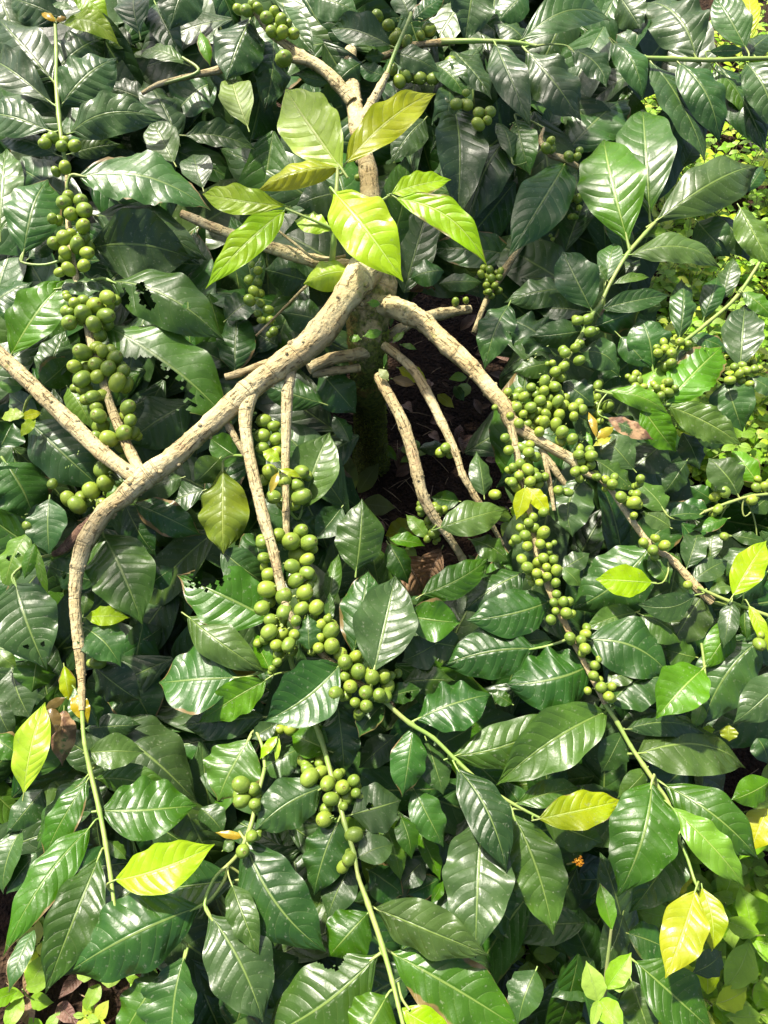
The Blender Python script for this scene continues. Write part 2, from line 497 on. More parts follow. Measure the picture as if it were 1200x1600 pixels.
# branches: name, material, layer(s), "x,y,r ..." in photo pixels ; a 4th number overrides the layer at that point
BRANCHES = [
('branch','bark',"548,80,11,3 546,100,12,2.5 548,135,15,2 560,200,16,1 575,270,17,0 580,330,19,-.5 582,400,25,-.5"),
('branch','bark',"592,385,28,-.5 570,425,30,-.8 545,460,27,-1.2 500,520,25,-1.6 470,548,24,-1.6 430,577,22,-1.6 385,612,20,-1.6 330,662,19,-1.6 300,688,18,-1.6 270,715,19,-1.6 225,748,21,-1.5 195,775,18,-1.5 165,800,16,-1.3 135,845,15,-1.2 122,885,13,-1.1 118,920,11,-1 118,960,10,-.9 124,1010,10,-.6 127,1050,8,-.4 128,1078,6,-.4 128,1110,4.5,-.4"),
('branch','bark',"-60,500,13,-1 -20,535,13,-1 30,583,14,-1.1 70,622,13,-1.2 110,660,15,-1.3 160,708,14,-1.4 215,748,14,-1.5"),
('branch','bark',"104,250,3,.5 106,330,4,.4 112,400,5,.2 128,470,6,0 142,530,8,-.2 155,570,8,-.4 168,620,9,-.6 185,665,9,-.8 205,710,10,-1 218,735,10,-1.3"),
('branch','deadwood',"165,800,13,-.8 130,830,12,-.2 100,858,9,.5 84,866,4,1"),
('branch','bark',"400,600,12,-1.6 385,640,12,-1.7 386,690,10,-1.7 400,760,10,-1.6 412,810,10,-1.6 428,865,9,-1.6 440,920,8,-1.3 452,960,6,-1.2 480,1000,5,-.7 530,1045,5,-.5 600,1095,5,-.4"),
('branch','bark',"456,552,12,-1.4 452,600,9,-1.2 449,612,10,-1.2 447,680,8,-1 446,740,7,-.8 447,800,6,-.6 448,850,5,-.4"),
('branch','bark',"352,589,5,-1.2 375,583,6,-1.3 415,568,7,-1.4 450,560,7,-1.4"),
('branch','bark',"345,648,7,-1.3 358,668,6,-1.2 376,700,4,-1 380,712,2,-.9"),
('branch','bark',"482,576,11,.8 515,562,11,1 545,556,11,1.5 572,550,12,2.2"),
('branch','bark',"488,584,8,1.2 520,580,8,1.4 560,575,8,2.4"),
('branch','bark',"284,334,7,0 310,345,8,0 340,358,9,0 400,380,10,.2 450,395,11,.3 490,408,12,.4 560,420,14,.6"),
('branch','bark',"400,20,5,0 425,55,6,0 440,65,8,0 470,88,10,.2 500,105,10,.4 525,128,11,.6 550,160,12,1"),
('branch','bark',"456,92,6,.2 480,96,6,.2"),
('branch','bark',"560,200,10,1 582,160,9,.5 595,135,8,.3 605,115,5,0"),
('shoot','stem',"605,115,4.5,0 620,75,4,-.3 640,30,4,-.5 642,20,3,-.5"),
('branch','bark',"222,146,3,1 248,132,4,1 285,122,4.5,1 340,110,6,1 380,100,7,1.5"),
('shoot','stem',"250,132,2.5,1 310,112,3,.6 285,90,2.5,.6"),
('twig','bark',"400,525,1.8,0 440,485,2,0 475,450,2.5,.3 500,430,3,.4"),
('twig','bark',"432,358,1.5,-1 460,380,2,-.8 495,405,2.2,-.5 540,400,2.5,-.5"),
('twig','bark',"558,405,3,-1 547,390,2.5,-1.1 542,378,2,-1.2"),
('branch','bark',"590,478,20,.8 615,480,19,.2 640,492,18,-.4 665,506,17,-.8 700,540,16,-1 735,572,15,-1.1 765,608,14,-1.1 790,638,14,-1 800,660,13,-.8 840,688,10,-.7 890,716,9,-.6 905,735,7,-.4 945,755,5,-.3 985,810,5,-.3 1015,850,6,-.3 1055,880,6,-.2 1090,920,8,0 1112,940,8,.2"),
('branch','bark',"600,530,10,3 625,515,10,2.5 650,500,9,2.5 690,490,10,3 735,483,8,3.6"),
('branch','bark',"592,588,9,1.3 600,605,10,.8 620,640,10,.4 632,668,11,.2 645,710,10,.2 652,740,11,.2 662,778,10,.4 678,808,9,.8 700,838,7,1.3 722,872,6,2.2 740,910,4,3.6"),
('branch','bark',"600,540,8,1.6 640,572,8,1 665,610,9,.8 690,660,8,.8 712,708,7,.8 722,740,6,.8 740,772,6,1.2 760,805,5,1.8 785,850,3,3.2"),
('branch','bark',"795,650,8,-.9 806,700,6,-.8 815,750,5,-.7 830,810,5,-.6 840,870,5,-.5 858,920,5,-.5 878,965,5,-.5 900,1010,4.5,-.4 925,1060,4,-.3 945,1100,4,-.2"),
('shoot','stem',"945,1100,4,-.2 965,1130,4.5,-.2 985,1165,4,-.2 1005,1195,4.5,-.3 1025,1225,4,-.3 1045,1255,3,-.3 1060,1310,3,-.2 1072,1335,3,-.2 1085,1375,2.6,-.3 1092,1390,2.3,-.3"),
('branch','bark',"850,712,4,-.5 858,750,4,-.5 866,798,3,-.3"),
('branch','bark',"845,700,6,-.4 862,728,6,-.2 885,760,4,.2"),
('shoot','stem',"600,1095,4.5,-.4 640,1130,4.5,-.4 677,1153,4,-.3 715,1190,4,-.3 755,1225,3.5,-.3 800,1255,3,-.3 845,1279,2.6,-.4"),
('branch','stem',"445,1000,5,1 470,1080,5,1 500,1150,5,.5 520,1220,5,.2 532,1260,5,0"),
('shoot','stem',"530,1250,5,0 538,1285,4.5,-.2 553,1333,4.5,-.2 560,1370,4,-.2 575,1412,5,-.2 597,1477,5,-.2 613,1533,4.5,-.2 622,1570,4,-.2 632,1610,4,-.2"),
('shoot','stem',"622,1535,2.5,-.2 628,1560,2.5,-.2 640,1578,2.5,-.2"),
('shoot','stem',"414,1200,4,0 400,1255,4,0 392,1290,4.5,0 375,1330,4,0 356,1352,3.5,.3"),
('shoot','stem',"128,1100,4.6,-.4 129,1125,4.2,-.4 132,1160,4,-.5 140,1200,4.5,-.5 155,1265,4.5,-.5 165,1318,4.5,-.5 173,1370,4,-.5 182,1437,3.5,-.4 190,1455,3,.2 200,1480,2,1"),
('shoot','stem',"86,30,3,.3 88,80,3.5,0 88,130,4,-.2 92,180,4.5,-.3 98,230,4,0 104,260,4,.4"),
('shoot','stem',"528,262,3.5,-5 526,300,4.5,-4.5 524,340,5,-3.6 521,380,5.5,-2.4 519,408,6,-1"),
('shoot','stem',"446,326,2.5,-4 480,340,2.5,-3.8 521,358,3,-3.2"),
('shoot','stem',"522,356,2.5,-3.2 540,348,2.5,-3.5 560,335,2.5,-4 610,305,2.5,-4"),
# neighbouring bush, upper right
('N branch','bark',"585,92,5,2.5 612,84,6,2 645,72,6,1.5 690,66,6,1 710,66,5,.8"),
('N shoot','stem',"690,65,5,.6 740,64,4.5,.2 800,66,4,0 838,72,3.5,0"),
('N shoot','stem',"990,90,3.5,0 1050,92,4.5,0 1110,94,4,0 1160,92,4,0 1260,90,4,0"),
('N branch','bark',"905,262,4,1 880,248,5,1 862,242,5,1 845,222,4,1 850,200,2,1"),
('N shoot','stem',"1028,343,3,0 1008,365,4,0 980,398,4,0 955,440,3.5,0 938,475,4,0 925,492,4,0 905,530,4,-.3 880,570,5,-.5 862,600,5,-.5"),
('N shoot','stem',"1190,405,3,.5 1150,465,3.5,.5 1105,505,3.5,.5 1080,525,3.5,.4 1060,540,3.5,.4"),
('N shoot','stem',"1090,918,3,-.3 1140,940,3.5,-.3 1200,962,3.5,-.3 1260,985,4,-.3"),
('N shoot','stem',"1096,1005,2.5,-.3 1100,1035,2.5,-.3 1103,1068,2.5,-.3"),
('N branch','bark',"740,520,4,4 760,470,5,3.6 790,420,6,3.6 830,360,6,4"),
('N shoot','stem',"930,610,2.5,0 1000,625,2.8,0 1045,632,3,.2 1060,600,3,.5"),
('N shoot','stem',"1230,770,3.5,0 1175,775,3,-.2 1140,785,3,-.2 1100,800,3,0"),
]
# ---------------------------------------------------------------- geometry of the view: where traced points stand in the garden
CP, SP = math.cos(R(PITCH)), math.sin(R(PITCH))
FW, RT, UP = Vector((0, CP, -SP)), Vector((1, 0, 0)), Vector((0, SP, CP))
CAM = Vector((0, 0, CAMH)); ZUP = Vector((0, 0, 1))
DL = 0.022
def lerp(a, b, t): return a+(b-a)*t
_T = [(-400, 1.3), (0, 1.2), (400, 1.05), (800, .95), (1200, .85), (1600, .72), (2000, .62)]
def canopy(y):                                   # distance of the leafy surface of the bush
    if y <= _T[0][0]: return _T[0][1]
    for (a, b), (c, d) in zip(_T, _T[1:]):
        if y <= c: return lerp(b, d, (y-a)/(c-a))
    return _T[-1][1]
def P(x, y, d): return CAM+(FW+RT*((x-600)/F)-UP*((y-800)/F))*d
def gz(x, y): return 0.035*noise.noise(Vector((x*1.3, y*1.3, 3)))+0.012*noise.noise(Vector((x*6, y*6, 9)))
def ground(x, y, h=0.0):                         # the ground point seen at a pixel
    r = FW+RT*((x-600)/F)-UP*((y-800)/F)
    p = CAM+r*((CAMH-h)/-r.z); p.z = gz(p.x, p.y)+h; return p
def gdist(x, y):
    r = FW+RT*((x-600)/F)-UP*((y-800)/F); return CAMH/-r.z
# ---------------------------------------------------------------- node helpers
def newmat(name):
    m = bpy.data.materials.new(name); m.use_nodes = True; t = m.node_tree
    for n in list(t.nodes): t.nodes.remove(n)
    out = t.nodes.new('ShaderNodeOutputMaterial'); return m, t, out
class E:                                         # small expression builder for Math nodes
    def __init__(s, t, o): s.t, s.o = t, o
    def op(s, k, *a, clamp=False):
        n = s.t.nodes.new('ShaderNodeMath'); n.operation = k; n.use_clamp = clamp
        for i, v in enumerate((s,)+a):
            if isinstance(v, E): s.t.links.new(v.o, n.inputs[i])
            else: n.inputs[i].default_value = v
        return E(s.t, n.outputs[0])
    def __add__(s, b): return s.op('ADD', b)
    def __sub__(s, b): return s.op('SUBTRACT', b)
    def __mul__(s, b): return s.op('MULTIPLY', b)
    def ss(s, a, b):
        n = s.t.nodes.new('ShaderNodeMapRange'); n.interpolation_type = 'SMOOTHSTEP'
        s.t.links.new(s.o, n.inputs[0]); n.inputs[1].default_value = a; n.inputs[2].default_value = b
        n.inputs[3].default_value = 0; n.inputs[4].default_value = 1; return E(s.t, n.outputs[0])
    def inv(s): n = s.t.nodes.new('ShaderNodeMath'); n.operation = 'SUBTRACT'; n.inputs[0].default_value = 1; s.t.links.new(s.o, n.inputs[1]); return E(s.t, n.outputs[0])
def rgb(t, c):
    n = t.nodes.new('ShaderNodeRGB'); n.outputs[0].default_value = (*c, 1); return n.outputs[0]
def mixc(t, f, a, b, mode='MIX'):
    n = t.nodes.new('ShaderNodeMix'); n.data_type = 'RGBA'; n.blend_type = mode
    for s, v in ((0, f), (6, a), (7, b)):
        if isinstance(v, E): t.links.new(v.o, n.inputs[s])
        elif isinstance(v, (int, float)): n.inputs[s].default_value = v
        elif isinstance(v, tuple): n.inputs[s].default_value = (*v, 1)
        else: t.links.new(v, n.inputs[s])
    return n.outputs[2]
def tex(t, kind, scale, vec=None, detail=4, **k):
    n = t.nodes.new('ShaderNodeTex'+kind); n.inputs['Scale'].default_value = scale
    if kind == 'Noise': n.inputs['Detail'].default_value = detail; n.inputs['Roughness'].default_value = .6
    for a, b in k.items(): setattr(n, a, b)
    if vec is not None: t.links.new(vec, n.inputs['Vector'])
    return n
def geo(t): return t.nodes.new('ShaderNodeNewGeometry')
def bump(t, h, dist, strength=1, normal=None):
    n = t.nodes.new('ShaderNodeBump'); n.inputs['Distance'].default_value = dist; n.inputs['Strength'].default_value = strength
    t.links.new(h.o if isinstance(h, E) else h, n.inputs['Height'])
    if normal is not None: t.links.new(normal, n.inputs['Normal'])
    return n.outputs[0]
def principled(t, col, rough, normal=None, **k):
    n = t.nodes.new('ShaderNodeBsdfPrincipled')
    if isinstance(col, tuple): n.inputs['Base Color'].default_value = (*col, 1)
    else: t.links.new(col, n.inputs['Base Color'])
    if isinstance(rough, (int, float)): n.inputs['Roughness'].default_value = rough
    else: t.links.new(rough.o if isinstance(rough, E) else rough, n.inputs['Roughness'])
    if normal is not None: t.links.new(normal, n.inputs['Normal'])
    for a, b in k.items(): n.inputs[a.replace('_', ' ')].default_value = b
    return n
# ---------------------------------------------------------------- leaf materials (UV u = base to tip, v = across; 'rnd' = one number per leaf)
def leafmat(name, base, vein, back, rough=.37, trans=.12, tcol=(.2, .4, .02), tint2=None, damage=None, vs=.10, bd=.0007, N=9.0, spec=.5, coat=.0, vr=.25):
    m, t, out = newmat(name)
    uv = t.nodes.new('ShaderNodeUVMap'); uv.uv_map = 'UVMap'
    sp = t.nodes.new('ShaderNodeSeparateXYZ'); t.links.new(uv.outputs[0], sp.inputs[0])
    u, v0 = E(t, sp.outputs[0]), E(t, sp.outputs[1])
    at = t.nodes.new('ShaderNodeUVMap'); at.uv_map = 'rnd'
    sr = t.nodes.new('ShaderNodeSeparateXYZ'); t.links.new(at.outputs[0], sr.inputs[0])
    rx, rn2 = E(t, sr.outputs[0]), E(t, sr.outputs[1]); rn = rx.op('FRACT'); siz = (rx.op('FLOOR')*(1/20.0)).op('MINIMUM', 1.1)
    v = (v0*2.0)-1.0
    a = v.op('ABSOLUTE'); side = v.op('GREATER_THAN', 0.0)
    g = geo(t)
    nz = tex(t, 'Noise', 55, g.outputs['Position'], 3); nzf = E(t, nz.outputs[0])
    nb = tex(t, 'Noise', 16, g.outputs['Position'], 3); nbf = E(t, nb.outputs[0])
    bend = (a*a)*0.10 + a*0.07
    ph = (u-bend)*N + side*0.4 + rn*3.0 + (nbf-0.5)*0.35
    fr = ph.op('FRACT'); dv = fr.op('MINIMUM', fr.inv())            # distance to the next side vein
    line = dv.ss(0.0, .07).inv()*(a.ss(.75, .95).inv())
    mid = (a - (u*-0.02+0.035)).ss(-.012, .02).inv()
    pil = (dv*2.0).op('POWER', .55)*(a.ss(.72, 1.0).inv())*a.ss(.0, .12)
    fine = tex(t, 'Voronoi', 420, g.outputs['Position'], feature='DISTANCE_TO_EDGE')
    h = pil*(nbf*1.4+.3)*(siz*siz) + mid*(.5) + nzf*.9 + nbf*2.6 + E(t, fine.outputs['Distance'])*0.12
    nrm = bump(t, h, bd)
    # colour
    c2 = tint2 or tuple(x*.72 for x in base)
    col = mixc(t, (nbf.ss(.35, .68)), base, c2)
    hs = t.nodes.new('ShaderNodeHueSaturation'); t.links.new(col, hs.inputs['Color'])
    t.links.new((rn*.028+.478).o, hs.inputs['Hue']); t.links.new((rn2*vr+(1-vr*.5)).o, hs.inputs['Value']); t.links.new((rn*.2+.95).o, hs.inputs['Saturation'])
    col = hs.outputs[0]
    col = mixc(t, line*vs, col, vein); col = mixc(t, mid*.85, col, vein)
    spk = tex(t, 'Voronoi', 95, g.outputs['Position']); sf = E(t, spk.outputs['Distance']).ss(.05, .09).inv()
    spm = tex(t, 'Noise', 7, g.outputs['Position']); sf = sf*(E(t, spm.outputs[0]).ss(.55, .62))
    col = mixc(t, sf*.55, col, (.3, .33, .2))
    edge = (a + (nbf-.5)*1.6 + u.ss(.75, 1.0)*.35).ss(1.0, 1.06)*((rn*.5+rn2*.5).ss(.74, .78))
    col = mixc(t, edge*.85, col, (.20, .13, .05))
    dust = E(t, tex(t, 'Noise', 240, g.outputs['Position'], 2).outputs[0]).ss(.62, .72); col = mixc(t, dust*.3, col, (.3, .32, .22))
    if damage:
        dn = tex(t, 'Noise', 22, g.outputs['Position'], 5); df = (E(t, dn.outputs[0])+a*.12).ss(damage, damage+.04)
        col = mixc(t, df, col, mixc(t, E(t, nz.outputs[0]).ss(.4, .6), (.42, .27, .14), (.12, .06, .035)))
    bk = mixc(t, mid*.8 + line*.5, back, tuple(min(1, x*1.5) for x in back))
    col = mixc(t, E(t, g.outputs['Backfacing']), col, bk)
    rr = nzf*.16 + nbf*.14 - .07 + (rough-.08) + E(t, g.outputs['Backfacing'])*.2
    p = principled(t, col, rr, nrm, Specular_IOR_Level=spec, Coat_Weight=coat, Coat_Roughness=.25)
    tr = t.nodes.new('ShaderNodeBsdfTranslucent'); t.links.new(mixc(t, line*.4+mid*.5, tcol, tuple(x*.6 for x in tcol)), tr.inputs[0]); t.links.new(nrm, tr.inputs[1])
    mx = t.nodes.new('ShaderNodeMixShader'); mx.inputs[0].default_value = trans
    t.links.new(p.outputs[0], mx.inputs[1]); t.links.new(tr.outputs[0], mx.inputs[2]); t.links.new(mx.outputs[0], out.inputs[0])
    return m
VG = (.20, .30, .09)
LM = {
 'd': leafmat('leaf_dark', (.033, .086, .017), (.15, .22, .05), (.07, .12, .04), tcol=(.06, .16, .012), vr=.6, trans=.08, tint2=(.023, .062, .013)),
 'm': leafmat('leaf_mid', (.045, .110, .014), (.17, .25, .05), (.09, .16, .05), vr=.6, tcol=(.10, .25, .015)),
 'g': leafmat('leaf_fresh', (.085, .205, .018), (.26, .36, .07), (.18, .3, .07), vr=.6, tcol=(.22, .46, .03), trans=.2),
 'l': leafmat('leaf_light', (.32, .54, .035), (.5, .56, .14), (.26, .38, .09), tcol=(.4, .65, .06), trans=.3, rough=.38),
 'y': leafmat('leaf_lime', (.27, .50, .010), (.55, .68, .18), (.36, .5, .06), tcol=(.5, .75, .03), trans=.4, rough=.36, tint2=(.30, .47, .010)),
 'Y': leafmat('leaf_yellow', (.28, .34, .008), (.5, .62, .14), (.5, .48, .06), tcol=(.7, .65, .03), trans=.3, rough=.36, tint2=(.19, .29, .008)),
 'p': leafmat('leaf_olive', (.38, .44, .04), (.55, .6, .18), (.36, .4, .1), tcol=(.5, .55, .05), trans=.3, rough=.36, tint2=(.38, .40, .03)),
 'q': leafmat('leaf_dull_olive', (.14, .20, .014), (.30, .36, .07), (.2, .24, .05), tcol=(.25, .35, .03), trans=.2, tint2=(.10, .17, .014)),
 'u': leafmat('leaf_underside', (.22, .30, .085), (.4, .45, .17), (.25, .33, .1), tcol=(.4, .5, .07), trans=.3, rough=.5),
 'o': leafmat('leaf_young_orange', (.40, .27, .03), (.5, .45, .08), (.5, .38, .05), tcol=(.6, .4, .04), trans=.28, rough=.28, tint2=(.3, .32, .03)),
 'b': leafmat('leaf_young_bronze', (.13, .095, .03), (.24, .17, .06), (.3, .2, .07), tcol=(.4, .25, .04), trans=.2, rough=.3),
 'x': leafmat('leaf_blighted', (.05, .11, .03), VG, (.2, .2, .08), damage=.47),
 'w': leafmat('leaf_weed', (.22, .42, .04), (.34, .52, .1), (.25, .4, .08), tcol=(.35, .6, .04), trans=.3, rough=.5, N=6, bd=.0012),
 'W': leafmat('leaf_weed_pale', (.42, .56, .06), (.5, .62, .15), (.4, .5, .1), tcol=(.5, .7, .06), trans=.3, rough=.5, N=6, bd=.001),
 'k': leafmat('leaf_withered', (.26, .17, .10), (.38, .27, .17), (.3, .21, .14), tcol=(.3, .18, .07), trans=.08, rough=.6, tint2=(.12, .065, .04), bd=.004),
}
# ---------------------------------------------------------------- other materials
def barkmat(name, c1, c2, c3, moss=0.0):
    m, t, out = newmat(name); g = geo(t)
    uv = t.nodes.new('ShaderNodeUVMap'); uv.uv_map = 'UVMap'
    mp = t.nodes.new('ShaderNodeMapping'); t.links.new(uv.outputs[0], mp.inputs[0]); mp.inputs['Scale'].default_value = (55, 300, 1)
    n1 = E(t, tex(t, 'Noise', 1.0, mp.outputs[0], 6).outputs[0])         # long fibres and cracks
    n2 = E(t, tex(t, 'Noise', 26, g.outputs['Position'], 5).outputs[0])
    n3 = E(t, tex(t, 'Noise', 150, g.outputs['Position'], 4).outputs[0])
    vo = E(t, tex(t, 'Voronoi', 120, g.outputs['Position'], feature='DISTANCE_TO_EDGE').outputs['Distance'])
    crack = (n1.ss(.36, .43).inv())*(n2.ss(.42, .55))
    sc = t.nodes.new('ShaderNodeMapping'); t.links.new(uv.outputs[0], sc.inputs[0]); sc.inputs['Scale'].default_value = (130, 14, 1)
    scar = E(t, tex(t, 'Noise', 1.0, sc.outputs[0], 3).outputs[0]).ss(.60, .66)   # rings round the stem
    col = mixc(t, n2.ss(.36, .62), c1, c2); col = mixc(t, n3.ss(.56, .70)*.6, col, c3)
    col = mixc(t, crack*.75, col, tuple(x*.5 for x in c3)); col = mixc(t, scar*.3, col, c3)
    big_ = E(t, tex(t, 'Noise', 7, g.outputs['Position'], 4).outputs[0]); col = mixc(t, big_.ss(.52, .62)*.5, col, (.46, .32, .13)); col = mixc(t, big_.ss(.44, .38)*0.0 + (n2.ss(.58, .66))*(big_.ss(.5, .42))*.45, col, (.34, .20, .12))
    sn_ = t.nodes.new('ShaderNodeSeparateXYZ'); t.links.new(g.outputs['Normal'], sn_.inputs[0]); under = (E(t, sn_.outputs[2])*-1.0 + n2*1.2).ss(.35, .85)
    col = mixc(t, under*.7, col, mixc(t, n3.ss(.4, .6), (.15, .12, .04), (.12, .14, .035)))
    lich = E(t, tex(t, 'Noise', 60, g.outputs['Position'], 3).outputs[0]).ss(.63, .67)*(E(t, tex(t, 'Noise', 9, g.outputs['Position'], 2).outputs[0]).ss(.5, .6))
    col = mixc(t, lich*.7, col, (.30, .30, .09))
    if moss:
        sp = t.nodes.new('ShaderNodeSeparateXYZ'); t.links.new(g.outputs['Position'], sp.inputs[0])
        mf = ((E(t, sp.outputs[2])*-5.0)+2.85+(n2-.5)*3.2).ss(-.1, .5)
        col = mixc(t, mf*moss, col, mixc(t, n3.ss(.4, .6), (.06, .09, .016), (.15, .18, .03)))
        och = (n2.ss(.5, .6))*((E(t, sp.outputs[2])*6.0-1.6).ss(0, .5)); col = mixc(t, och*.55, col, (.33, .20, .055))
    h = n1*.8 + n3*.5 + n2*.8 + vo*.5 - crack*.9 - scar*.5
    p = principled(t, col, .8, bump(t, h, .004), Specular_IOR_Level=.25); t.links.new(p.outputs[0], out.inputs[0]); return m
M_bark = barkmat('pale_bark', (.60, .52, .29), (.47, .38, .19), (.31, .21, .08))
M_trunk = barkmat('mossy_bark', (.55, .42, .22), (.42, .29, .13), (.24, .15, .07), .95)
M_dead = barkmat('torn_brown_wood', (.22, .13, .08), (.13, .075, .05), (.3, .2, .12))
def simple(name, c1, c2, rough, scale=40, bd=.001, **k):
    m, t, out = newmat(name); g = geo(t); n = E(t, tex(t, 'Noise', scale, g.outputs['Position'], 5).outputs[0])
    p = principled(t, mixc(t, n.ss(.35, .65), c1, c2), rough, bump(t, n, bd), **k); t.links.new(p.outputs[0], out.inputs[0]); return m
M_stem = simple('green_stem', (.20, .32, .06), (.28, .33, .09), .45, 30)
M_petiole = M_stem
M_moss = simple('moss_green', (.13, .19, .025), (.25, .29, .04), .9, 90)
M_weedstem = simple('weed_stem', (.25, .33, .09), (.3, .3, .12), .6)
M_pole = simple('weathered_grey_wood', (.28, .26, .26), (.2, .18, .18), .7, 60)
M_skin = simple('skin', (.42, .22, .14), (.36, .18, .11), .5, 60, .0005, Subsurface_Weight=.1)
M_strap = simple('dark_rubber', (.02, .05, .07), (.025, .06, .08), .5, 200, .0003)
M_badge = simple('green_rubber', (.01, .2, .1), (.012, .22, .11), .45, 200, .0002)
M_gold = simple('yellow_print', (.75, .6, .1), (.75, .6, .1), .5)
M_white = simple('white_print', (.8, .8, .8), (.8, .8, .8), .5)
M_sole = simple('sole_rubber', (.03, .06, .09), (.035, .07, .1), .6)
M_petal = simple('orange_petal', (.75, .42, .02), (.8, .3, .02), .6, 200)
M_straw = simple('straw', (.35, .25, .14), (.2, .13, .07), .8, 90)
def cherrymat():
    m, t, out = newmat('green_cherry_skin'); g = geo(t)
    uv = t.nodes.new('ShaderNodeUVMap'); uv.uv_map = 'UVMap'; sp = t.nodes.new('ShaderNodeSeparateXYZ'); t.links.new(uv.outputs[0], sp.inputs[0])
    at = t.nodes.new('ShaderNodeUVMap'); at.uv_map = 'rnd'; sr = t.nodes.new('ShaderNodeSeparateXYZ'); t.links.new(at.outputs[0], sr.inputs[0])
    oi = t.nodes.new('ShaderNodeObjectInfo'); rn = (E(t, oi.outputs['Random'])+E(t, sr.outputs[0])).op('FRACT')
    v = E(t, sp.outputs[1])
    n = E(t, tex(t, 'Noise', 120, g.outputs['Position'], 3).outputs[0]); nb = E(t, tex(t, 'Noise', 300, g.outputs['Position'], 3).outputs[0])
    col = mixc(t, n.ss(.3, .7), (.125, .20, .024), (.19, .27, .033)); col = mixc(t, rn.ss(.3, 1.0)*.6, col, (.31, .39, .04))
    col = mixc(t, v.ss(.0, .3).inv()*.35, col, (.32, .36, .08))
    ring = v.ss(.915, .93)*(v.ss(.95, .965).inv()); col = mixc(t, v.ss(.93, .97)*.35, col, (.30, .26, .08)); col = mixc(t, ring*.75, col, (.12, .08, .03))
    sp2 = nb.ss(.66, .7); col = mixc(t, sp2*.4, col, (.33, .38, .15))
    p = principled(t, col, nb*.15+.3, bump(t, n*.5+nb*.3, .0006), Specular_IOR_Level=.45, Subsurface_Weight=.08)
    p.inputs['Subsurface Radius'].default_value = (.004, .006, .002); p.inputs['Subsurface Scale'].default_value = .5
    t.links.new(p.outputs[0], out.inputs[0]); return m
M_cherry = cherrymat()
def soilmat():
    m, t, out = newmat('dark_soil'); g = geo(t)
    n1 = E(t, tex(t, 'Noise', 9, g.outputs['Position'], 8).outputs[0]); n2 = E(t, tex(t, 'Noise', 70, g.outputs['Position'], 6).outputs[0])
    vo = E(t, tex(t, 'Voronoi', 160, g.outputs['Position']).outputs['Distance'])
    col = mixc(t, n2.ss(.35, .65), (.045, .026, .015), (.02, .012, .008)); col = mixc(t, n1.ss(.55, .7)*.6, col, (.15, .095, .055))
    p = principled(t, col, .95, bump(t, n2+vo*.6+n1, .012), Specular_IOR_Level=.15); t.links.new(p.outputs[0], out.inputs[0]); return m
M_soil = soilmat()
# ---------------------------------------------------------------- mesh building
COL = S.collection
class MB:                                        # collects faces with uv, a per-piece random pair and a material
    def __init__(s): s.v, s.f, s.uv, s.rn, s.mi, s.mats = [], [], [], [], [], []
    def mat(s, m):
        if m not in s.mats: s.mats.append(m)
        return s.mats.index(m)
    def grid(s, pts, uvs, nu, nv, m, rn=(0, 0), skip=None, wrap=False, flip=False):
        o = len(s.v); s.v += pts; k = s.mat(m)
        W = nv if wrap else nv+1
        for i in range(nu):
            for j in range(nv):
                if skip and skip(i, j): continue
                j2 = (j+1) % nv if wrap else j+1
                s.f.append((o+i*W+j, o+(i+1)*W+j, o+(i+1)*W+j2, o+i*W+j2))
                s.uv.append((uvs(i, j), uvs(i+1, j), uvs(i+1, j+1), uvs(i, j+1))); s.rn.append(rn); s.mi.append(k)
                if flip: s.f[-1] = s.f[-1][::-1]; s.uv[-1] = s.uv[-1][::-1]
    def poly(s, pts, uvs, m, rn=(0, 0)):
        o = len(s.v); s.v += pts; s.f.append(tuple(range(o, o+len(pts)))); s.uv.append(tuple(uvs)); s.rn.append(rn); s.mi.append(s.mat(m))
    def mesh(s, name, origin):
        me = bpy.data.meshes.new(name); me.from_pydata([tuple(p-origin) for p in s.v], [], s.f)
        for m in s.mats: me.materials.append(m)
        a = [c for t in s.uv for q in t for c in q]; b = [c for t, r in zip(s.uv, s.rn) for _ in t for c in r]
        me.uv_layers.new(name='UVMap').data.foreach_set('uv', a); me.uv_layers.new(name='rnd').data.foreach_set('uv', b)
        me.polygons.foreach_set('material_index', s.mi); me.polygons.foreach_set('use_smooth', [True]*len(s.f)); me.update(); return me
def wloc(o):
    p = Vector(o.location)
    while o.parent: o = o.parent; p += Vector(o.location)
    return p
def link(name, me, origin, parent=None):
    o = bpy.data.objects.new(name, me); COL.objects.link(o)
    if parent is not None: o.parent = parent; o.location = origin-wloc(parent)
    else: o.location = origin
    return o
def build(mb, name, origin, parent=None): return link(name, mb.mesh(name, origin), origin, parent)
def thing(name, label, cat, loc, group=None):
    o = bpy.data.objects.new(name, None); COL.objects.link(o); o.location = loc; o.empty_display_size = .05
    o['label'] = label; o['category'] = cat
    if group: o['group'] = group
    return o
def tag(o, label, cat, group=None, kind=None):
    if kind: o['kind'] = kind
    if label: o['label'] = label
    if cat: o['category'] = cat
    if group: o['group'] = group
    return o
_PR = [(0, .05), (.05, .24), (.12, .50), (.22, .77), (.34, .95), (.46, 1), (.58, .95), (.69, .81), (.78, .62), (.86, .37), (.92, .17), (.96, .07), (1, .008)]
def prof(u):
    for (a, b), (c, d) in zip(_PR, _PR[1:]):
        if u <= c:
            t = (u-a)/(c-a); return lerp(b, d, t)
    return .01
def prs(u): return (prof(max(0, u-.02))+prof(u)*2+prof(min(1, u+.02)))/4
